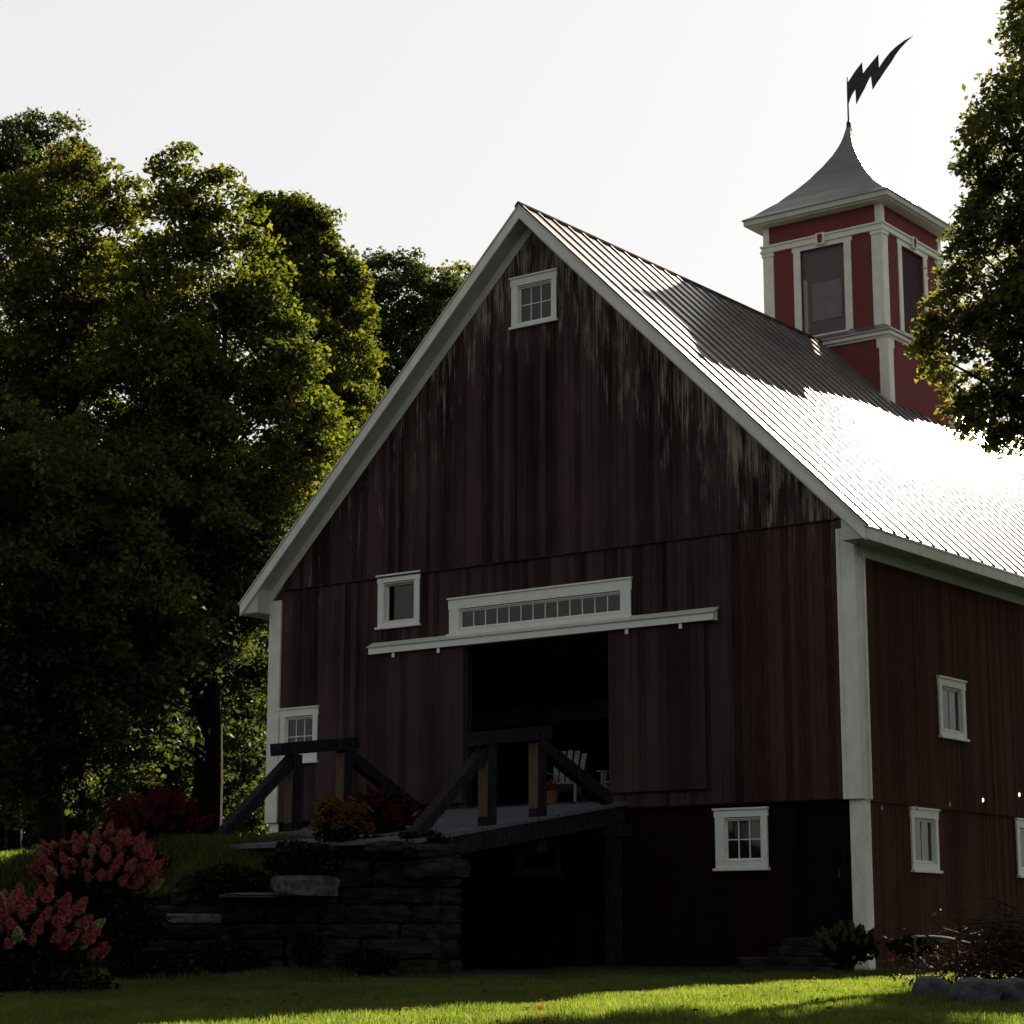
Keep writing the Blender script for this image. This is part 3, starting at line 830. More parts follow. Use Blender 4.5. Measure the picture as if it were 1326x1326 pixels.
shift(MB().bar((RX0, -2.2, rz(-2.2) - .45), (RX1 - .12, -2.2, rz(-2.2) - .45), .24, .20)).build('cross_beam', M['timber'], ramp_)
for X, ya, yb, nm in ((-4.35, -3.65, -2.38, 'near'), (-8.6, -3.30, -2.05, 'far')):
    rl = empty('railing', (0, 0, 0), ramp_)
    rl['label'] = 'right hand timber railing of the ramp' if nm == 'near' else 'left hand timber railing of the ramp'
    top = 2.80 if nm == 'near' else 2.84
    zt = lambda y: top + 0.13 * (y + 3.65)
    for yy in (ya, yb):
        shift(MB().box(X - .10, X + .10, yy - .01, yy + .19, rz(yy) - .05, zt(yy) + 0.0)).build('railing_post', M['timber'], rl)
        # fresh outer face of the post
        shift(MB().box(X - .085, X + .085, yy - .03, yy - .0102, rz(yy) + .13, zt(yy) - .06)).build('post_face', M['tan'], rl)
    shift(MB().bar((X, ya - .34, zt(ya - .34) + .09), (X, yb + .32, zt(yb + .32) + .09), .24, .20)).build('top_rail', M['timber'], rl)
    shift(MB().bar((X, ya - 1.62, rz(ya - 1.62) + .03), (X, ya + .02, zt(ya) - .10), .17, .17)).build('brace', M['timber'], rl)
    shift(MB().bar((X, yb + .17, zt(yb) - .08), (X, min(yb + 2.0, -.12), rz(min(yb + 2.0, -.12)) + .06), .17, .19)).build('brace', M['timber'], rl)

# ------------------------------------------------------------------ dry stone wall
sw = empty('stone_wall', (-4.5, -5.1, -0.6))
tag(sw, 'dark dry stone retaining wall stepping down from the ramp', 'stone wall')
inv2 = Vector((4.5, 5.1, 0.6))
st = MB()
def along(s):
    for (a, b) in zip(WALLPATH[:-1], WALLPATH[1:]):
        L = math.dist(a, b)
        if s <= L: return (a[0] + (b[0] - a[0]) * s / L, a[1] + (b[1] - a[1]) * s / L, math.atan2(b[1] - a[1], b[0] - a[0]))
        s -= L
    return None
z = -0.72; course = 0
while z < 1.35:
    ch = random.uniform(0.20, 0.42)
    s = random.uniform(-0.1, 0.2)
    while s < 11.5:
        l = random.uniform(0.30, 1.05)
        m_ = along(max(s + l / 2, 0))
        if m_ and z + ch * 0.75 < walltop(m_[0]) + 0.03:
            st.rock((m_[0] + random.uniform(-.03, .03), m_[1] + 0.25 + random.uniform(-.05, .05), z + ch / 2), (l + 0.02, 0.6, ch * random.uniform(.92, 1.06)), m_[2], 0.09, random.uniform(-.03, .03))
        s += l
    # return face and abutment under the ramp
    for yy in (-4.75, -4.3):
        if z < 1.15: st.rock((-4.72, yy, z + ch / 2), (0.62, 0.5, ch), 0.03, 0.07)
    x = -5.2
    while x > -9.2:
        l = random.uniform(.4, .9)
        if z < 1.15: st.rock((x - l / 2, -4.3, z + ch / 2), (l, .5, ch), 0, .07)
        x -= l
    z += ch
def sh2(mb, v=inv2):
    mb.v = [tuple(Vector(p) + v) for p in mb.v]; return mb
sh2(st).build('stonework', M['stone'], sw)
for (u, v, dx, dz, X, pale) in ((384, 1148, 0.95, 0.30, -7.3, 1), (545, 1103, 0.85, 0.20, -4.95, 0), (505, 1097, 0.5, 0.16, -5.6, 0), (232, 1190, 0.95, 0.14, -9.7, 1), (318, 1160, 0.9, 0.07, -8.4, 1), (560, 1125, 0.8, 0.28, -4.9, 0), (160, 1228, 1.0, 0.16, -11.0, 0)):
    # slabs lying on top of the wall
    k = float(np.interp(-X, [-p[0] for p in WALLPATH], [p[1] for p in WALLPATH]))
    p = on_plane(u, v, (0, 1, 0), k + 0.1)
    mb = MB(); mb.rock((p[0], k + 0.22, p[2]), (dx, 0.75, dz), -0.35, 0.06, 0.02)
    sh2(mb).build('capstone', M['stone_pale' if pale else 'stone'], sw)

# ------------------------------------------------------------------ steps to the basement door
stp = empty('stone_steps', (-0.78, 0, -0.5))
tag(stp, 'low stone steps below the basement door', 'steps')
for i, (x0, x1, zt_) in enumerate(((-1.35, -0.2, -0.03), (-1.4, -0.25, -0.17), (-1.75, -0.2, -0.31), (-1.95, -0.1, -0.44))):
    mb = MB(); mb.rock((0.78 + (x0 + x1) / 2, -0.02 - 0.30 * i, 0.5 + zt_ - 0.07), (x1 - x0, 0.46, 0.15), 0, 0.03)
    mb.build('step', M['stone'], stp)

# ------------------------------------------------------------------ trees
LEAF = {}
def tree(name, label, lobes, D, mat, leaf=0.15, dens=1.0, trunk_px=None, group=None, base_z=0.0, spread=1.4, trunk_r=0.28, cs=(0.26, 0.66), world_lobes=None, loc=None):
    """lobes: (photo x, photo y, radius in metres, extra depth). Each becomes a cluster of leafy boughs; limbs run from the trunk to them"""
    if world_lobes is None:
        L = [(at_dist(u, v, D + dd), r) for (u, v, r, dd) in lobes]
    else: L = [(np.array(p, float), r) for p, r in world_lobes]
    if loc is None:
        b = at_dist(trunk_px, 1100, D); b[2] = base_z
    else: b = np.array(loc, float)
    t = empty(name, tuple(b)); tag(t, label, 'tree', group)
    qs = []; ends = []
    for (c, r) in L:
        n = max(3, int(9 * r * r * dens + 4 * r))
        for _ in range(n):
            d = unit(rng.normal(size=3)); rr = r * rng.uniform(0.35, 1.0) ** 0.7
            cc = c + d * np.array([1, spread if r > 1.2 else 1.0, 0.95]) * rr * 0.9
            k = rng.uniform(*cs) * (0.6 + 0.25 * min(r, 2))
            m_ = int(210 * dens * (k / 0.6) ** 2 * (0.15 / leaf) ** 1.6)
            p = rng.normal(size=(m_, 3)); p = unit(p) * (rng.uniform(0.05, 1, m_) ** 0.6 * (1 + .22 * np.abs(rng.normal(size=m_))))[:, None]
            # droopy, flattened bough
            p = p * np.array([k, k, k * 0.55]) * rng.uniform(0.75, 1.25, 3)
            p[:, 2] -= 0.25 * (p[:, 0] ** 2 + p[:, 1] ** 2) / max(k, .1)
            qs.append(leaves(cc + p - b, leaf))
            if rng.uniform() < 0.5: ends.append(cc - b)
    link_mesh('crown', quads_mesh('crown', np.concatenate(qs)), mat, t)
    # trunk and limbs
    tb = MB()
    top = max(c[2] for c, r in L) - b[2]
    cx = np.mean([c[:2] for c, r in L], axis=0) - b[:2]
    H_ = top * 0.82
    ph = rng.uniform(0, 6)
    def tp(q): return Vector((cx[0] * q ** 1.3 + 0.15 * math.sin(3 * q + ph), cx[1] * q ** 1.3 + 0.15 * math.cos(4 * q + ph), H_ * q))
    qsn = [0, .02, .08, .2, .35, .5, .65, .8, 1]
    tb.tube([tp(q) - Vector((0, 0, 0.3 if q == 0 else 0)) for q in qsn], [trunk_r * (1.5 if q == 0 else 1.2 if q < .05 else 1) * (1 - .85 * q) for q in qsn], 8)
    random.shuffle(ends)
    for e in ends[:80]:
        e = Vector(e); q0 = min(max((e.z / H_) * 0.95 - 0.09, 0.25), 0.95)
        s_ = tp(q0); r0 = trunk_r * (1 - .85 * q0) * 0.34
        mid = s_.lerp(e, 0.5) + Vector((rng.normal() * .2, rng.normal() * .2, 0.25))
        tb.tube([s_, s_.lerp(mid, .5) + Vector((0, 0, .08)), mid, e], [r0, r0 * .75, r0 * .5, r0 * .15], 5)
    tb.build('trunk', M['bark'], t)
    return t

TG = 'maples behind the left side of the barn'
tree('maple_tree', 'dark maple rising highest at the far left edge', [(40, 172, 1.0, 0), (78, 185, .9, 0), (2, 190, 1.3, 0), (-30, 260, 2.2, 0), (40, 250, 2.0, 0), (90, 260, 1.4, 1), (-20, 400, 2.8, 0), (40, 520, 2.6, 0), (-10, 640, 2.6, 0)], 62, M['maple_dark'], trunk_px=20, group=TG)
tree('maple_tree', 'maple with orange tinted top at the left', [(120, 210, .75, 0), (95, 215, .7, 0), (60, 238, 1.0, 0), (150, 245, .8, 0), (30, 300, 1.5, 0), (95, 300, 1.7, 0), (150, 310, 1.2, 0), (60, 400, 2.2, 0), (130, 400, 1.8, 0), (20, 500, 2.2, 0), (100, 520, 2.4, 0), (160, 600, 2.0, 0), (60, 660, 2.4, 0), (130, 730, 2.2, 0)], 50, M['maple_orange'], trunk_px=95, group=TG)
tree('maple_tree', 'largest maple, its right flank sunlit, beside the barn rake', [(232, 203, .45, 0), (205, 212, .55, 0), (242, 235, .5, 0), (200, 245, .6, 0), (295, 245, .55, 0), (268, 240, .4, 0), (310, 275, .55, 0), (228, 290, 1.1, 0), (285, 300, 1.0, 0), (200, 350, 1.3, 0), (262, 380, 1.6, 0), (316, 360, 1.2, 0), (341, 405, 1.0, 0), (361, 430, .8, 0), (319, 460, 1.6, 0), (366, 480, 1.1, -1), (391, 470, .7, -1), (240, 480, 1.9, 0), (215, 440, 1.4, 0), (225, 490, 1.2, -1), (190, 510, 1.3, 1), (205, 570, 1.4, 0), (332, 560, 1.9, 0), (376, 560, 1.2, -1), (396, 530, .7, -1), (398, 590, .6, -1), (270, 600, 2.1, 0), (356, 630, 1.4, -1), (319, 680, 1.8, 0), (250, 720, 2.0, 0), (347, 700, .9, 0)], 48, M['maple'], trunk_px=268, group=TG, dens=1.1)
tree('maple_tree', 'upright maple whose top shows between the largest maple and the barn', [(338, 275, .6, 0), (352, 268, .5, 0), (372, 264, .65, 0), (398, 266, .6, 0), (385, 285, .9, 0), (355, 305, 1.0, 0), (415, 300, .75, 0), (435, 325, .6, 0), (442, 352, .7, 0), (385, 320, 1.3, 0), (415, 370, 1.3, 0), (360, 380, 1.6, 0), (445, 400, 1.0, 0), (420, 460, 1.8, 0), (440, 540, 1.6, 0)], 58, M['maple'], trunk_px=400, group=TG, dens=1.5)
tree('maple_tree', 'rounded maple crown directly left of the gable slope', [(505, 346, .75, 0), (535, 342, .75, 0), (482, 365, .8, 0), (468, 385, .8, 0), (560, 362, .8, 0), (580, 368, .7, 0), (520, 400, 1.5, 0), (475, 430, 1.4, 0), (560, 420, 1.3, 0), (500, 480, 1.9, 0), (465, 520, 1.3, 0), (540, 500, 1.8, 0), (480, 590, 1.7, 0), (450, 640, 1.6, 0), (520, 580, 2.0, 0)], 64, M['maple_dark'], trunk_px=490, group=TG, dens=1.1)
tree('maple_tree', 'farthest maple whose tip just clears the upper rake', [(592, 362, .8, 0), (606, 356, .6, 0), (570, 372, .8, 0), (575, 390, .9, 0), (630, 400, 1.3, 0), (590, 440, 1.6, 0), (640, 460, 2, 0), (600, 520, 2, 0)], 70, M['maple'], trunk_px=605, group=TG)
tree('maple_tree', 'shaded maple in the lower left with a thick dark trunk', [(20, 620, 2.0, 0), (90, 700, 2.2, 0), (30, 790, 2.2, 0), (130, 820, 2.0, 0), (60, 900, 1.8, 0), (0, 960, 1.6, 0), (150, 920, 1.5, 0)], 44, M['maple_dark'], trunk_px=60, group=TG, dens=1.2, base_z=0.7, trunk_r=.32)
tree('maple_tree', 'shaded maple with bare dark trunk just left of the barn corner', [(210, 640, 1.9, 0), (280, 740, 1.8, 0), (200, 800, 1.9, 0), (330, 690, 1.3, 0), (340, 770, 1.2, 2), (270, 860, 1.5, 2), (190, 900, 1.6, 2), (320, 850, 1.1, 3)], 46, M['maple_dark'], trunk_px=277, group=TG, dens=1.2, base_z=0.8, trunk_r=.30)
for i, (tx, D, lob, lb) in enumerate((
    (100, 56, [(20, 880, 2.0, 0), (90, 820, 2.2, 0), (150, 890, 2.0, 0), (60, 980, 1.8, 0), (130, 1000, 1.5, 0), (20, 1010, 1.3, -6), (80, 1030, 1.2, -6), (150, 1010, 1.1, -5)], 'low understorey tree in the gloom at the far left'),
    (235, 60, [(200, 880, 2.0, 0), (260, 930, 2.0, 0), (220, 1000, 1.6, 0), (300, 820, 1.8, 0), (180, 1000, 1.5, 0), (200, 1010, 1.0, -6), (240, 1000, 1.0, -6)], 'low understorey tree behind the pink hydrangeas'),
    (320, 58, [(330, 900, 1.3, 0), (300, 980, 1.4, 0), (340, 1000, 1.2, 0), (345, 830, 1.5, 0), (300, 1040, 1.0, 0), (300, 960, 1.0, -5), (325, 1040, .8, -5), (330, 940, .8, -4)], 'sunlit understorey tree touching the white corner board'))):
    tree('understorey_tree', lb, lob, D, M['maple_dark'], trunk_px=tx, group='low trees under the maples', dens=1.0, base_z=0.8, trunk_r=.08)
# tree reaching over the roof from the right; lower unseen lobes added for shade
RD = 31.5
tree('maple_tree', 'leafy tree reaching over the metal roof from the right edge', [(1322, 12, 0.32, 0), (1345, 60, 0.54, 0), (1318, 110, 0.32, 0), (1300, 140, 0.45, 0), (1268, 150, 0.23, 0), (1280, 190, 0.45, 0), (1255, 205, 0.23, 0), (1320, 200, 0.72, 0), (1285, 240, 0.36, 0), (1300, 290, 0.63, 0), (1262, 300, 0.32, 0), (1243, 315, 0.27, 0), (1330, 330, 0.81, 0), (1265, 350, 0.45, 0), (1232, 355, 0.27, 0), (1225, 390, 0.27, 0), (1255, 405, 0.45, 0), (1300, 400, 0.63, 0), (1215, 430, 0.29, 0), (1203, 447, 0.14, 0), (1238, 452, 0.41, 0), (1285, 455, 0.54, 0), (1330, 450, 0.63, 0), (1222, 482, 0.25, 0), (1255, 500, 0.32, 0), (1298, 510, 0.45, 0), (1262, 540, 0.25, 0), (1290, 560, 0.20, 0), (1325, 545, 0.41, 0), (1300, 565, 0.27, 0), (1240, 520, 0.23, 0), (1320, 500, 0.54, 0), (1345, 560, 0.36, 0), (1270, 440, 0.45, 0), (1260, 260, 0.27, 0), (1215, 415, 0.18, 0), (1300, 230, 0.45, 0), (1530, 900, 1.17, 0), (1500, 720, 1.17, 0), (1570, 640, 1.44, 0), (1580, 800, 1.17, 0), (1640, 720, 1.44, 0), (1400, 200, 1.62, 0), (1400, 380, 1.62, 0), (1440, 90, 1.35, 0), (1390, 500, 0.90, 0), (1480, 300, 1.98, 1), (1500, 450, 1.62, 1)],
     RD, M['oakleaf'], leaf=0.115, dens=1.55, trunk_px=1500, base_z=-0.5, cs=(0.28, 0.5), trunk_r=.3)
tree('added_shade_tree', 'unseen tree added beyond the right edge to shade the lawn corner', None, 30, M['oakleaf'], world_lobes=[((4.6, 1.8, 5.7), 1.35), ((5.6, 0.6, 5.0), 1.5), ((4.0, 3.0, 6.1), .8), ((5.9, 3, 6.5), 1.6), ((4.1, -.5, 4.0), .45), ((5.1, -1.2, 3.7), .9), ((5.8, -1.0, 3.6), 1.2), ((6.4, 1.5, 4.6), 1.4)], loc=(4.9, 1.4, -0.5), leaf=0.15, dens=1.5, trunk_r=.14)  # added out of view, lobes placed so their shade falls on the near grass
# unseen maples added past the right edge to cast shade on the lawn
for i, (x, y, hh, r) in enumerate(((9.6, 12.0, 11.0, 3.3), (14.0, 9.0, 12.0, 3.6), (12.5, 17.0, 14, 4.0))):
    wl = [((x + rng.uniform(-1, 1) * r * .6, y + rng.uniform(-1, 1) * r * .6, hh * rng.uniform(.5, 1)), r * .55) for _ in range(9)]
    tree('maple_tree', ('unseen maple added beyond the right edge to shade the lawn', 'added shade maple nearest the camera beyond the right edge', 'tallest added shade maple beyond the right edge')[i], None, 30, M['maple'], world_lobes=wl, loc=(x, y, -0.5), leaf=0.22, group='unseen maples added right of the barn for shade', dens=.9)

# woods behind the maples, a mass seen only as dark green between the trunks
C = []
for i in range(330):
    u = rng.uniform(-60, 470); D = rng.uniform(66, 95)
    c = at_dist(u, 1000, D); c[2] = rng.uniform(0.2, 7.5)
    k = rng.uniform(.8, 1.7); m_ = 430
    p = unit(rng.normal(size=(m_, 3))) * (rng.uniform(.1, 1, m_) ** .5)[:, None] * np.array([k, k, k * .8])
    C.append(c + p)
wd = link_mesh('far_wood', quads_mesh('far_wood', leaves(np.concatenate(C), .24)), M['maple_dark']); tag(wd, 'dim woodland undergrowth behind the maple trunks', 'woods', None, 'stuff')
# unseen maples added behind the camera to block low sky from the barn front
for i in range(9):
    x = -22 + i * 8.2 + rng.uniform(-1.5, 1.5); y = -46 - 3 * math.sin(i * 1.7) - (6 if 3 < i < 6 else 0)
    hh = rng.uniform(15, 19)
    wl = [((x + rng.uniform(-3, 3), y + rng.uniform(-3, 3), hh * q), 2.3) for q in np.linspace(.2, .92, 9)]
    tree('maple_tree', 'unseen maple added behind the camera to shade the barn front', None, 30, M['maple_dark'], world_lobes=wl, loc=(x, y, -2.0), leaf=0.5, group='unseen maples added opposite the barn front', dens=.8)

# ------------------------------------------------------------------ shrubs and flowers
def head_mesh(name, mat, w=0.085, h=0.13, n=260, cone=0.5):
    z = rng.uniform(-0.75, 1, n); a = rng.uniform(0, 2 * np.pi, n)
    r = np.sqrt(np.maximum(1 - np.abs(z) ** 1.8, 0.02)) * (1 - cone * np.maximum(z + .2, 0) * .8) * rng.uniform(.8, 1.05, n)
    C = np.stack([np.cos(a) * r * w, np.sin(a) * r * w, z * h], 1)
    Q = leaves(C, 0.030 if n > 50 else 0.045, flat=0.1)
    if n > 50: Q = np.concatenate([Q, leaves(C[:150] * .8, .055, flat=0.0), leaves(rng.normal(size=(40, 3)) * np.array([w * .35, w * .35, h * .2]) - np.array([0, 0, h * .25]), .06, flat=.2)])
    # a closed core so that the head is not see-through
    me = quads_mesh(name, Q); me.materials.append(mat)
    return me
HM = {k: [head_mesh('flower_head', M[k], w, h) for w, h in ((.060, .120), (.052, .105))] for k, in (('pink',), ('cream',), ('deepred',), ('lime',))}
HM['yellow'] = [head_mesh('flower', M['yellow'], .05, .02, 22, 0)]
def shrub(name, label, cat, c, rad, heads, group=None, leaf=0.09, nl=5500, mat=None, hs=1.0, hz=-.2):
    """c: centre of the foliage (world), rad: three radii. heads: {colour: count}"""
    c = np.array(c, float)
    t = empty(name, (c[0], c[1], c[2] - rad[2])); tag(t, label, cat, group)
    off = np.array([0, 0, rad[2]])
    p = unit(rng.normal(size=(nl, 3))) * (rng.uniform(0.1, 1, nl) ** .4)[:, None]
    lump = 1 + .22 * np.sin(4 * p[:, :1] + 3 * p[:, 2:] + c[0]) * np.cos(3 * p[:, 1:2] + c[1])
    p = p * lump * np.array(rad) * .95 + off
    link_mesh('foliage', quads_mesh('foliage', leaves(p, leaf)), mat or M['shrubleaf'], t)
    sm = MB()
    for _ in range(14):
        d = unit(rng.normal(size=3)); d[2] = abs(d[2])
        sm.tube([(0, 0, -.15), tuple(d * np.array(rad) * .4 + off * .4), tuple(d * np.array(rad) * .8 + off)], [.012, .009, .005], 4)
    sm.build('stems', M['twig'], t)
    k = 0; placed = []
    for col, n in heads.items():
        for _ in range(n):
            for _try in range(40):
                d = unit(rng.normal(size=3))
                pos = d * np.array(rad) * rng.uniform(.86, 1.16) * (1 + .20 * math.sin(4 * d[0] + 3 * d[2] + c[0]) * math.cos(3 * d[1] + c[1])) + off
                if d[2] > hz and d @ np.array([0.52, -0.85, 0.15]) > -0.25 and (_try > 30 or not placed or min(np.linalg.norm(pos - q) for q in placed) > (.125 if col != 'yellow' else .05) * hs): break
            placed.append(pos)
            o = bpy.data.objects.new('flower_head' if col != 'yellow' else 'flower', HM[col][k % len(HM[col])]); k += 1
            COL.objects.link(o); o.parent = t; o.location = pos
            dv = Vector((d[0], d[1], d[2] * .6 + .7)).normalized()
            o.rotation_euler = dv.to_track_quat('Z', 'Y').to_euler()
            s = hs * rng.uniform(.75, 1.2); o.scale = (s, s, s)
    return t
HG = 'pink panicle hydrangeas along the bank'
def pos(u, v, D): return at_dist(u, v, D)
shrub('hydrangea_bush', 'pink and cream hydrangea in the bottom left corner', 'hydrangea', pos(28, 1215, 26.5), (.75, .75, .50), {'pink': 46, 'cream': 7}, HG, hs=1.15)
shrub('hydrangea_bush', 'large pink hydrangea between the corner bush and the bank', 'hydrangea', pos(122, 1135, 28.5), (.75, .75, .52), {'pink': 78, 'cream': 5}, HG)
shrub('hydrangea_bush', 'deeper red hydrangea farther back on the bank', 'hydrangea', pos(207, 1066, 34), (.68, .68, .42), {'deepred': 68}, HG, hs=.95)
shrub('hydrangea_bush', 'low hydrangea spray of pink heads spilling down toward the wall', 'hydrangea', pos(90, 1232, 26.8), (.35, .35, .26), {'pink': 10, 'cream': 5}, HG, nl=1500)
shrub('hydrangea_bush', 'red hydrangea behind the golden flowers by the ramp', 'hydrangea', pos(487, 1062, 32.3), (.58, .5, .42), {'deepred': 40}, HG, hs=.8, nl=3500)
shrub('coneflower_clump', 'golden orange flower clump at the foot of the ramp', 'flowers', pos(440, 1068, 31.2), (.42, .36, .36), {'yellow': 90}, None, leaf=.07, nl=3000, hs=1.0)
shrub('hydrangea_bush', 'greenish hydrangea at the foot of the white corner board', 'hydrangea', pos(1098, 1224, 30.6), (.44, .4, .26), {'lime': 34}, None, hs=.75, nl=2500)
SG = 'low green shrubs along the stone wall'
for (u, v, D, r, lb, sc) in ((395, 1112, 30.5, (.75, .45, .26), 'bushy green plant above the pale capstone', 1),
    (300, 1140, 31, (.7, .5, .22), 'low spreading green plant left of the pale capstone', 1),
    (545, 1090, 30.4, (.38, .35, .17), 'small silvery plant on the top corner of the stone wall', .8),
    (150, 1200, 28.4, (.8, .6, .38), 'dark leafy bush under the large pink hydrangea', 1),
    (60, 1285, 26.0, (1.0, .5, .35), 'dark leafy mass at the bottom left corner', 1),
    (500, 1098, 31.2, (.5, .4, .2), 'green plant between the golden flowers and the wall corner', 1),
    (1185, 1225, 30.0, (.35, .35, .14), 'low green plant between the corner board and the brush pile', 1),
    (190, 1116, 30.5, (.35, .3, .16), 'orange tipped perennial beside the large hydrangea', 1),
    (400, 1225, 30.1, (.3, .15, .3), 'wispy green climber on the face of the stone wall', .8),
    (300, 1240, 29.6, (.7, .3, .28), 'dark fern like plants at the foot of the stone wall', 1),
    (200, 1262, 28.6, (.8, .3, .26), 'dark leafy plants in front of the lowest wall stones', 1),
    (480, 1246, 29.8, (.5, .25, .2), 'low dark plants at the foot of the tall wall section', 1)):
    shrub('leafy_shrub', lb, 'shrub', pos(u, v, D), r, {'yellow': 9} if 'orange' in lb else {}, SG, nl=int(3800 * r[0] * 1.3), leaf=.075 * sc)

# fallen leaves on the lawn
n = 900
P = np.stack([rng.uniform(-9, 9, n), rng.uniform(-14, -.2, n), np.zeros(n)], 1)
P[:, 2] = [lawn_z(y) + rng.uniform(.05, .085) for y in P[:, 1]]
P = P[~((P[:, 0] < -4.4) & (P[:, 1] > -10))]
fl = link_mesh('fallen_leaves', quads_mesh('fallen_leaves', leaves(P, .075, flat=1.2)), leaf_mat('fallen_brown_leaves', [(.05, .02, .008), (.12, .05, .015), (.2, .11, .03)], .4, 3))
tag(fl, 'brown and yellow leaves fallen on the lawn', 'leaves', None, 'stuff')

# ------------------------------------------------------------------ brush pile and boulders by the lawn at the right
def gpos(u, v):
    d = ray(u, v); k = 5.0
    while k < 80:
        p = CAMP + d * k
        if p[2] < lawn_z(p[1]): return p
        k += .02
    return p
BG = 'boulders edging the fire pit'
for (u, v, dx, dz, lb) in ((1206, 1296, .34, .26, 'grey boulder at the end of the sunlit grass strip'), (1262, 1302, .44, .28, 'middle grey boulder in front of the brush pile'), (1318, 1300, .46, .26, 'grey boulder cut by the right picture edge')):
    p = gpos(u, v); mb = MB()
    mb.rock((0, 0, dz * .40), (dx, .38, dz), .6, .16, random.uniform(-.1, .1), 4)
    o = mb.build('boulder', M['stone_pale'], None, True); o.location = tuple(p); tag(o, lb, 'boulder', BG)
p = gpos(1195, 1262)
mb = MB(); mb.rock((0, 0, .13), (.22, .22, .26), .5, .10)
o = mb.build('boulder', M['stone_pale'], None, True); o.location = tuple(p); tag(o, 'small upright pale stone block left of the brush pile', 'stone')
bp = gpos(1300, 1280) + np.array([0, 0, 0.0])
br = empty('brush_pile', tuple(bp)); tag(br, 'tangled heap of dry branches behind the boulders', 'brush pile')
mb = MB()
for i in range(230):
    a = rng.uniform(0, 6.28); r0 = rng.uniform(0, .9)
    c0 = np.array([math.cos(a) * r0, math.sin(a) * r0, abs(rng.normal(0, .20)) + .05 + .45 * max(0, 1 - r0)])
    d = unit(rng.normal(size=3) * np.array([1, 1, .35])); l = rng.uniform(.3, .95)
    e = c0 + d * l / 2; s_ = c0 - d * l / 2; s_[2] = max(s_[2], .02); e[2] = max(e[2], .02)
    m2 = (s_ + e) / 2 + rng.normal(size=3) * .06
    rd = rng.uniform(.003, .012)
    mb.tube([tuple(s_), tuple(m2), tuple(e)], [rd, rd * .8, rd * .3], 4)
mb.build('branches', M['twig'], br)
C = rng.normal(size=(2600, 3)) * np.array([.50, .50, .2]) + np.array([0, 0, .22]); C[:, 2] = np.abs(C[:, 2])
link_mesh('dry_leaves', quads_mesh('dry_leaves', leaves(C, .07)), leaf_mat('dry_brown_leaves', [(.010, .006, .004), (.020, .012, .006), (.045, .018, .008)], .2, 2), br)
# curved pipe lying over the pile
a_, b_ = at_dist(1181, 1213, 25.5), at_dist(1256, 1221, 24.6)
mb = MB(); mb.tube([tuple(a_ + (b_ - a_) * t + np.array([0, 0, .035 * math.sin(math.pi * t)])) for t in np.linspace(0, 1, 9)] , .011, 8)
o = mb.build('metal_rod', simple('bare_metal', (.45, .45, .46), (.6, .6, .6), 5, rough=.3, metal=1.0), None, True)
tag(o, 'thin bright bent metal rod sticking out of the brush pile', 'rod')
mb = MB(); mb.tube([tuple(a_ + np.array([.05, 0, -.62])), tuple(a_ + np.array([.03, 0, -.02]))], .012, 6); o = mb.build('garden_stake', M['iron'], None)
tag(o, 'thin dark stake holding up the bent metal rod', 'stake')

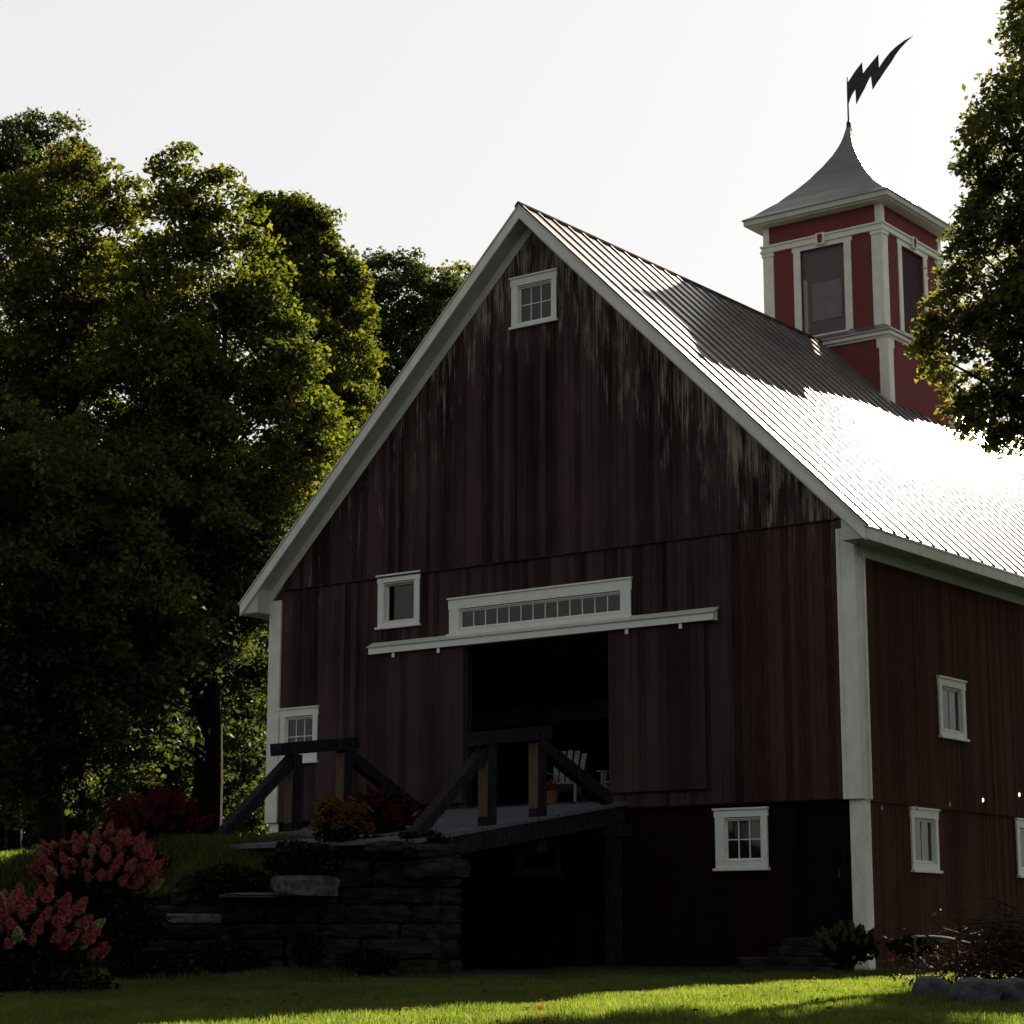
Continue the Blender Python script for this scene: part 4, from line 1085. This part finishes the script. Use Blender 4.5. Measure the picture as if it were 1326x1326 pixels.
# ------------------------------------------------------------------ chairs and flowers in the doorway
def adirondack(loc, rz_, label):
    t = empty('adirondack_chair', loc); t.rotation_euler = (0, 0, rz_)
    tag(t, label, 'chair', 'white slatted chairs in the doorway')
    wm = simple('chair_paint', (.15, .155, .165), (.20, .205, .215), 5)
    mb = MB()
    for i in range(6): mb.box(-.26, .26, -.30 + i * .088, -.22 + i * .088, .36 - i * .022, .38 - i * .022)
    mb.build('seat', wm, t)
    mb = MB()
    for i in range(5):
        x = -.2 + i * .1; h = .98 - .35 * (x ** 2) * 4
        mb.quadbox([(x - .04, .20, .26), (x + .04, .20, .26), (x + .04, .22, .26), (x - .04, .22, .26), (x * 1.25 - .045, .46, h), (x * 1.25 + .045, .46, h), (x * 1.25 + .045, .48, h), (x * 1.25 - .045, .48, h)])
    mb.build('backrest', wm, t)
    for s in (-1, 1):
        MB().box(s * .32 - .06, s * .32 + .06, -.38, .36, .55, .572).build('armrest', wm, t)
        MB().box(s * .29 - .02, s * .29 + .02, -.34, -.25, 0, .549).build('leg', wm, t)
        MB().bar((s * .27, -.26, .33), (s * .27, .55, .04), .03, .11).build('leg', wm, t)
    return t
p1 = on_plane(757, 1002, (0, 1, 0), .9)
adirondack((p1[0] - .12, .45, 2.125), .35, 'white slatted chair just inside the open barn doorway')
p2 = on_plane(788, 1015, (0, 1, 0), .5)
adirondack((p2[0] + .30, .62, 2.125), -.5, 'white slatted chair half hidden behind the right sliding door')
p3 = on_plane(714, 1012, (0, 1, 0), .12)
pt = empty('potted_flowers', (p3[0], .12, 2.14)); tag(pt, 'small pot of yellow flowers beside the white chair', 'flower pot')
MB().tube([(0, 0, 0), (0, 0, .02), (0, 0, .22)], [.09, .09, .13], 12).build('pot', M['pot'], pt)
C = rng.normal(size=(260, 3)) * np.array([.08, .08, .05]) + np.array([0, 0, .32])
link_mesh('blossoms', quads_mesh('blossoms', leaves(C, .05)), M['yellow'], pt)

# ------------------------------------------------------------------ string lights
sg = empty('string_lights', (0.05, -0.1, 2.0)); tag(sg, 'string of small bulbs running right from the white corner board', 'string lights')
base = Vector((0.05, -0.1, 2.0))
bl = [(1142, 1047), (1187, 1046), (1230, 1042), (1273, 1036), (1320, 1029), (1368, 1020)]
P_ = [Vector(on_plane(u, v, (0.35, 1, 0), -0.1)) - base for u, v in bl]
chain = [Vector((-0.02, 0.02, 0.02))]
for i, q in enumerate(P_):
    prev = chain[-1]; chain.append((prev + q + Vector((0, 0, .05))) / 2 + Vector((0, 0, -.03))); chain.append(q + Vector((0, 0, .06)))
MB().tube([tuple(c) for c in chain], .005, 5).build('cord', M['iron'], sg)
for i, q in enumerate(P_):
    mb = MB(); mb.tube([tuple(q + Vector((0, 0, .028 + .0))), tuple(q + Vector((0, 0, .012))), tuple(q + Vector((0, 0, -.012))), tuple(q + Vector((0, 0, -.03)))], [.008, .014, .015, .006], 8)
    bo = mb.build('bulb', M['bulb_lit'] if i in (3, 4) else M['bulb_off'], sg, True)
    MB().tube([tuple(q + Vector((0, 0, .026))), tuple(q + Vector((0, 0, .06)))], .009, 6).build('socket', M['iron'], bo)
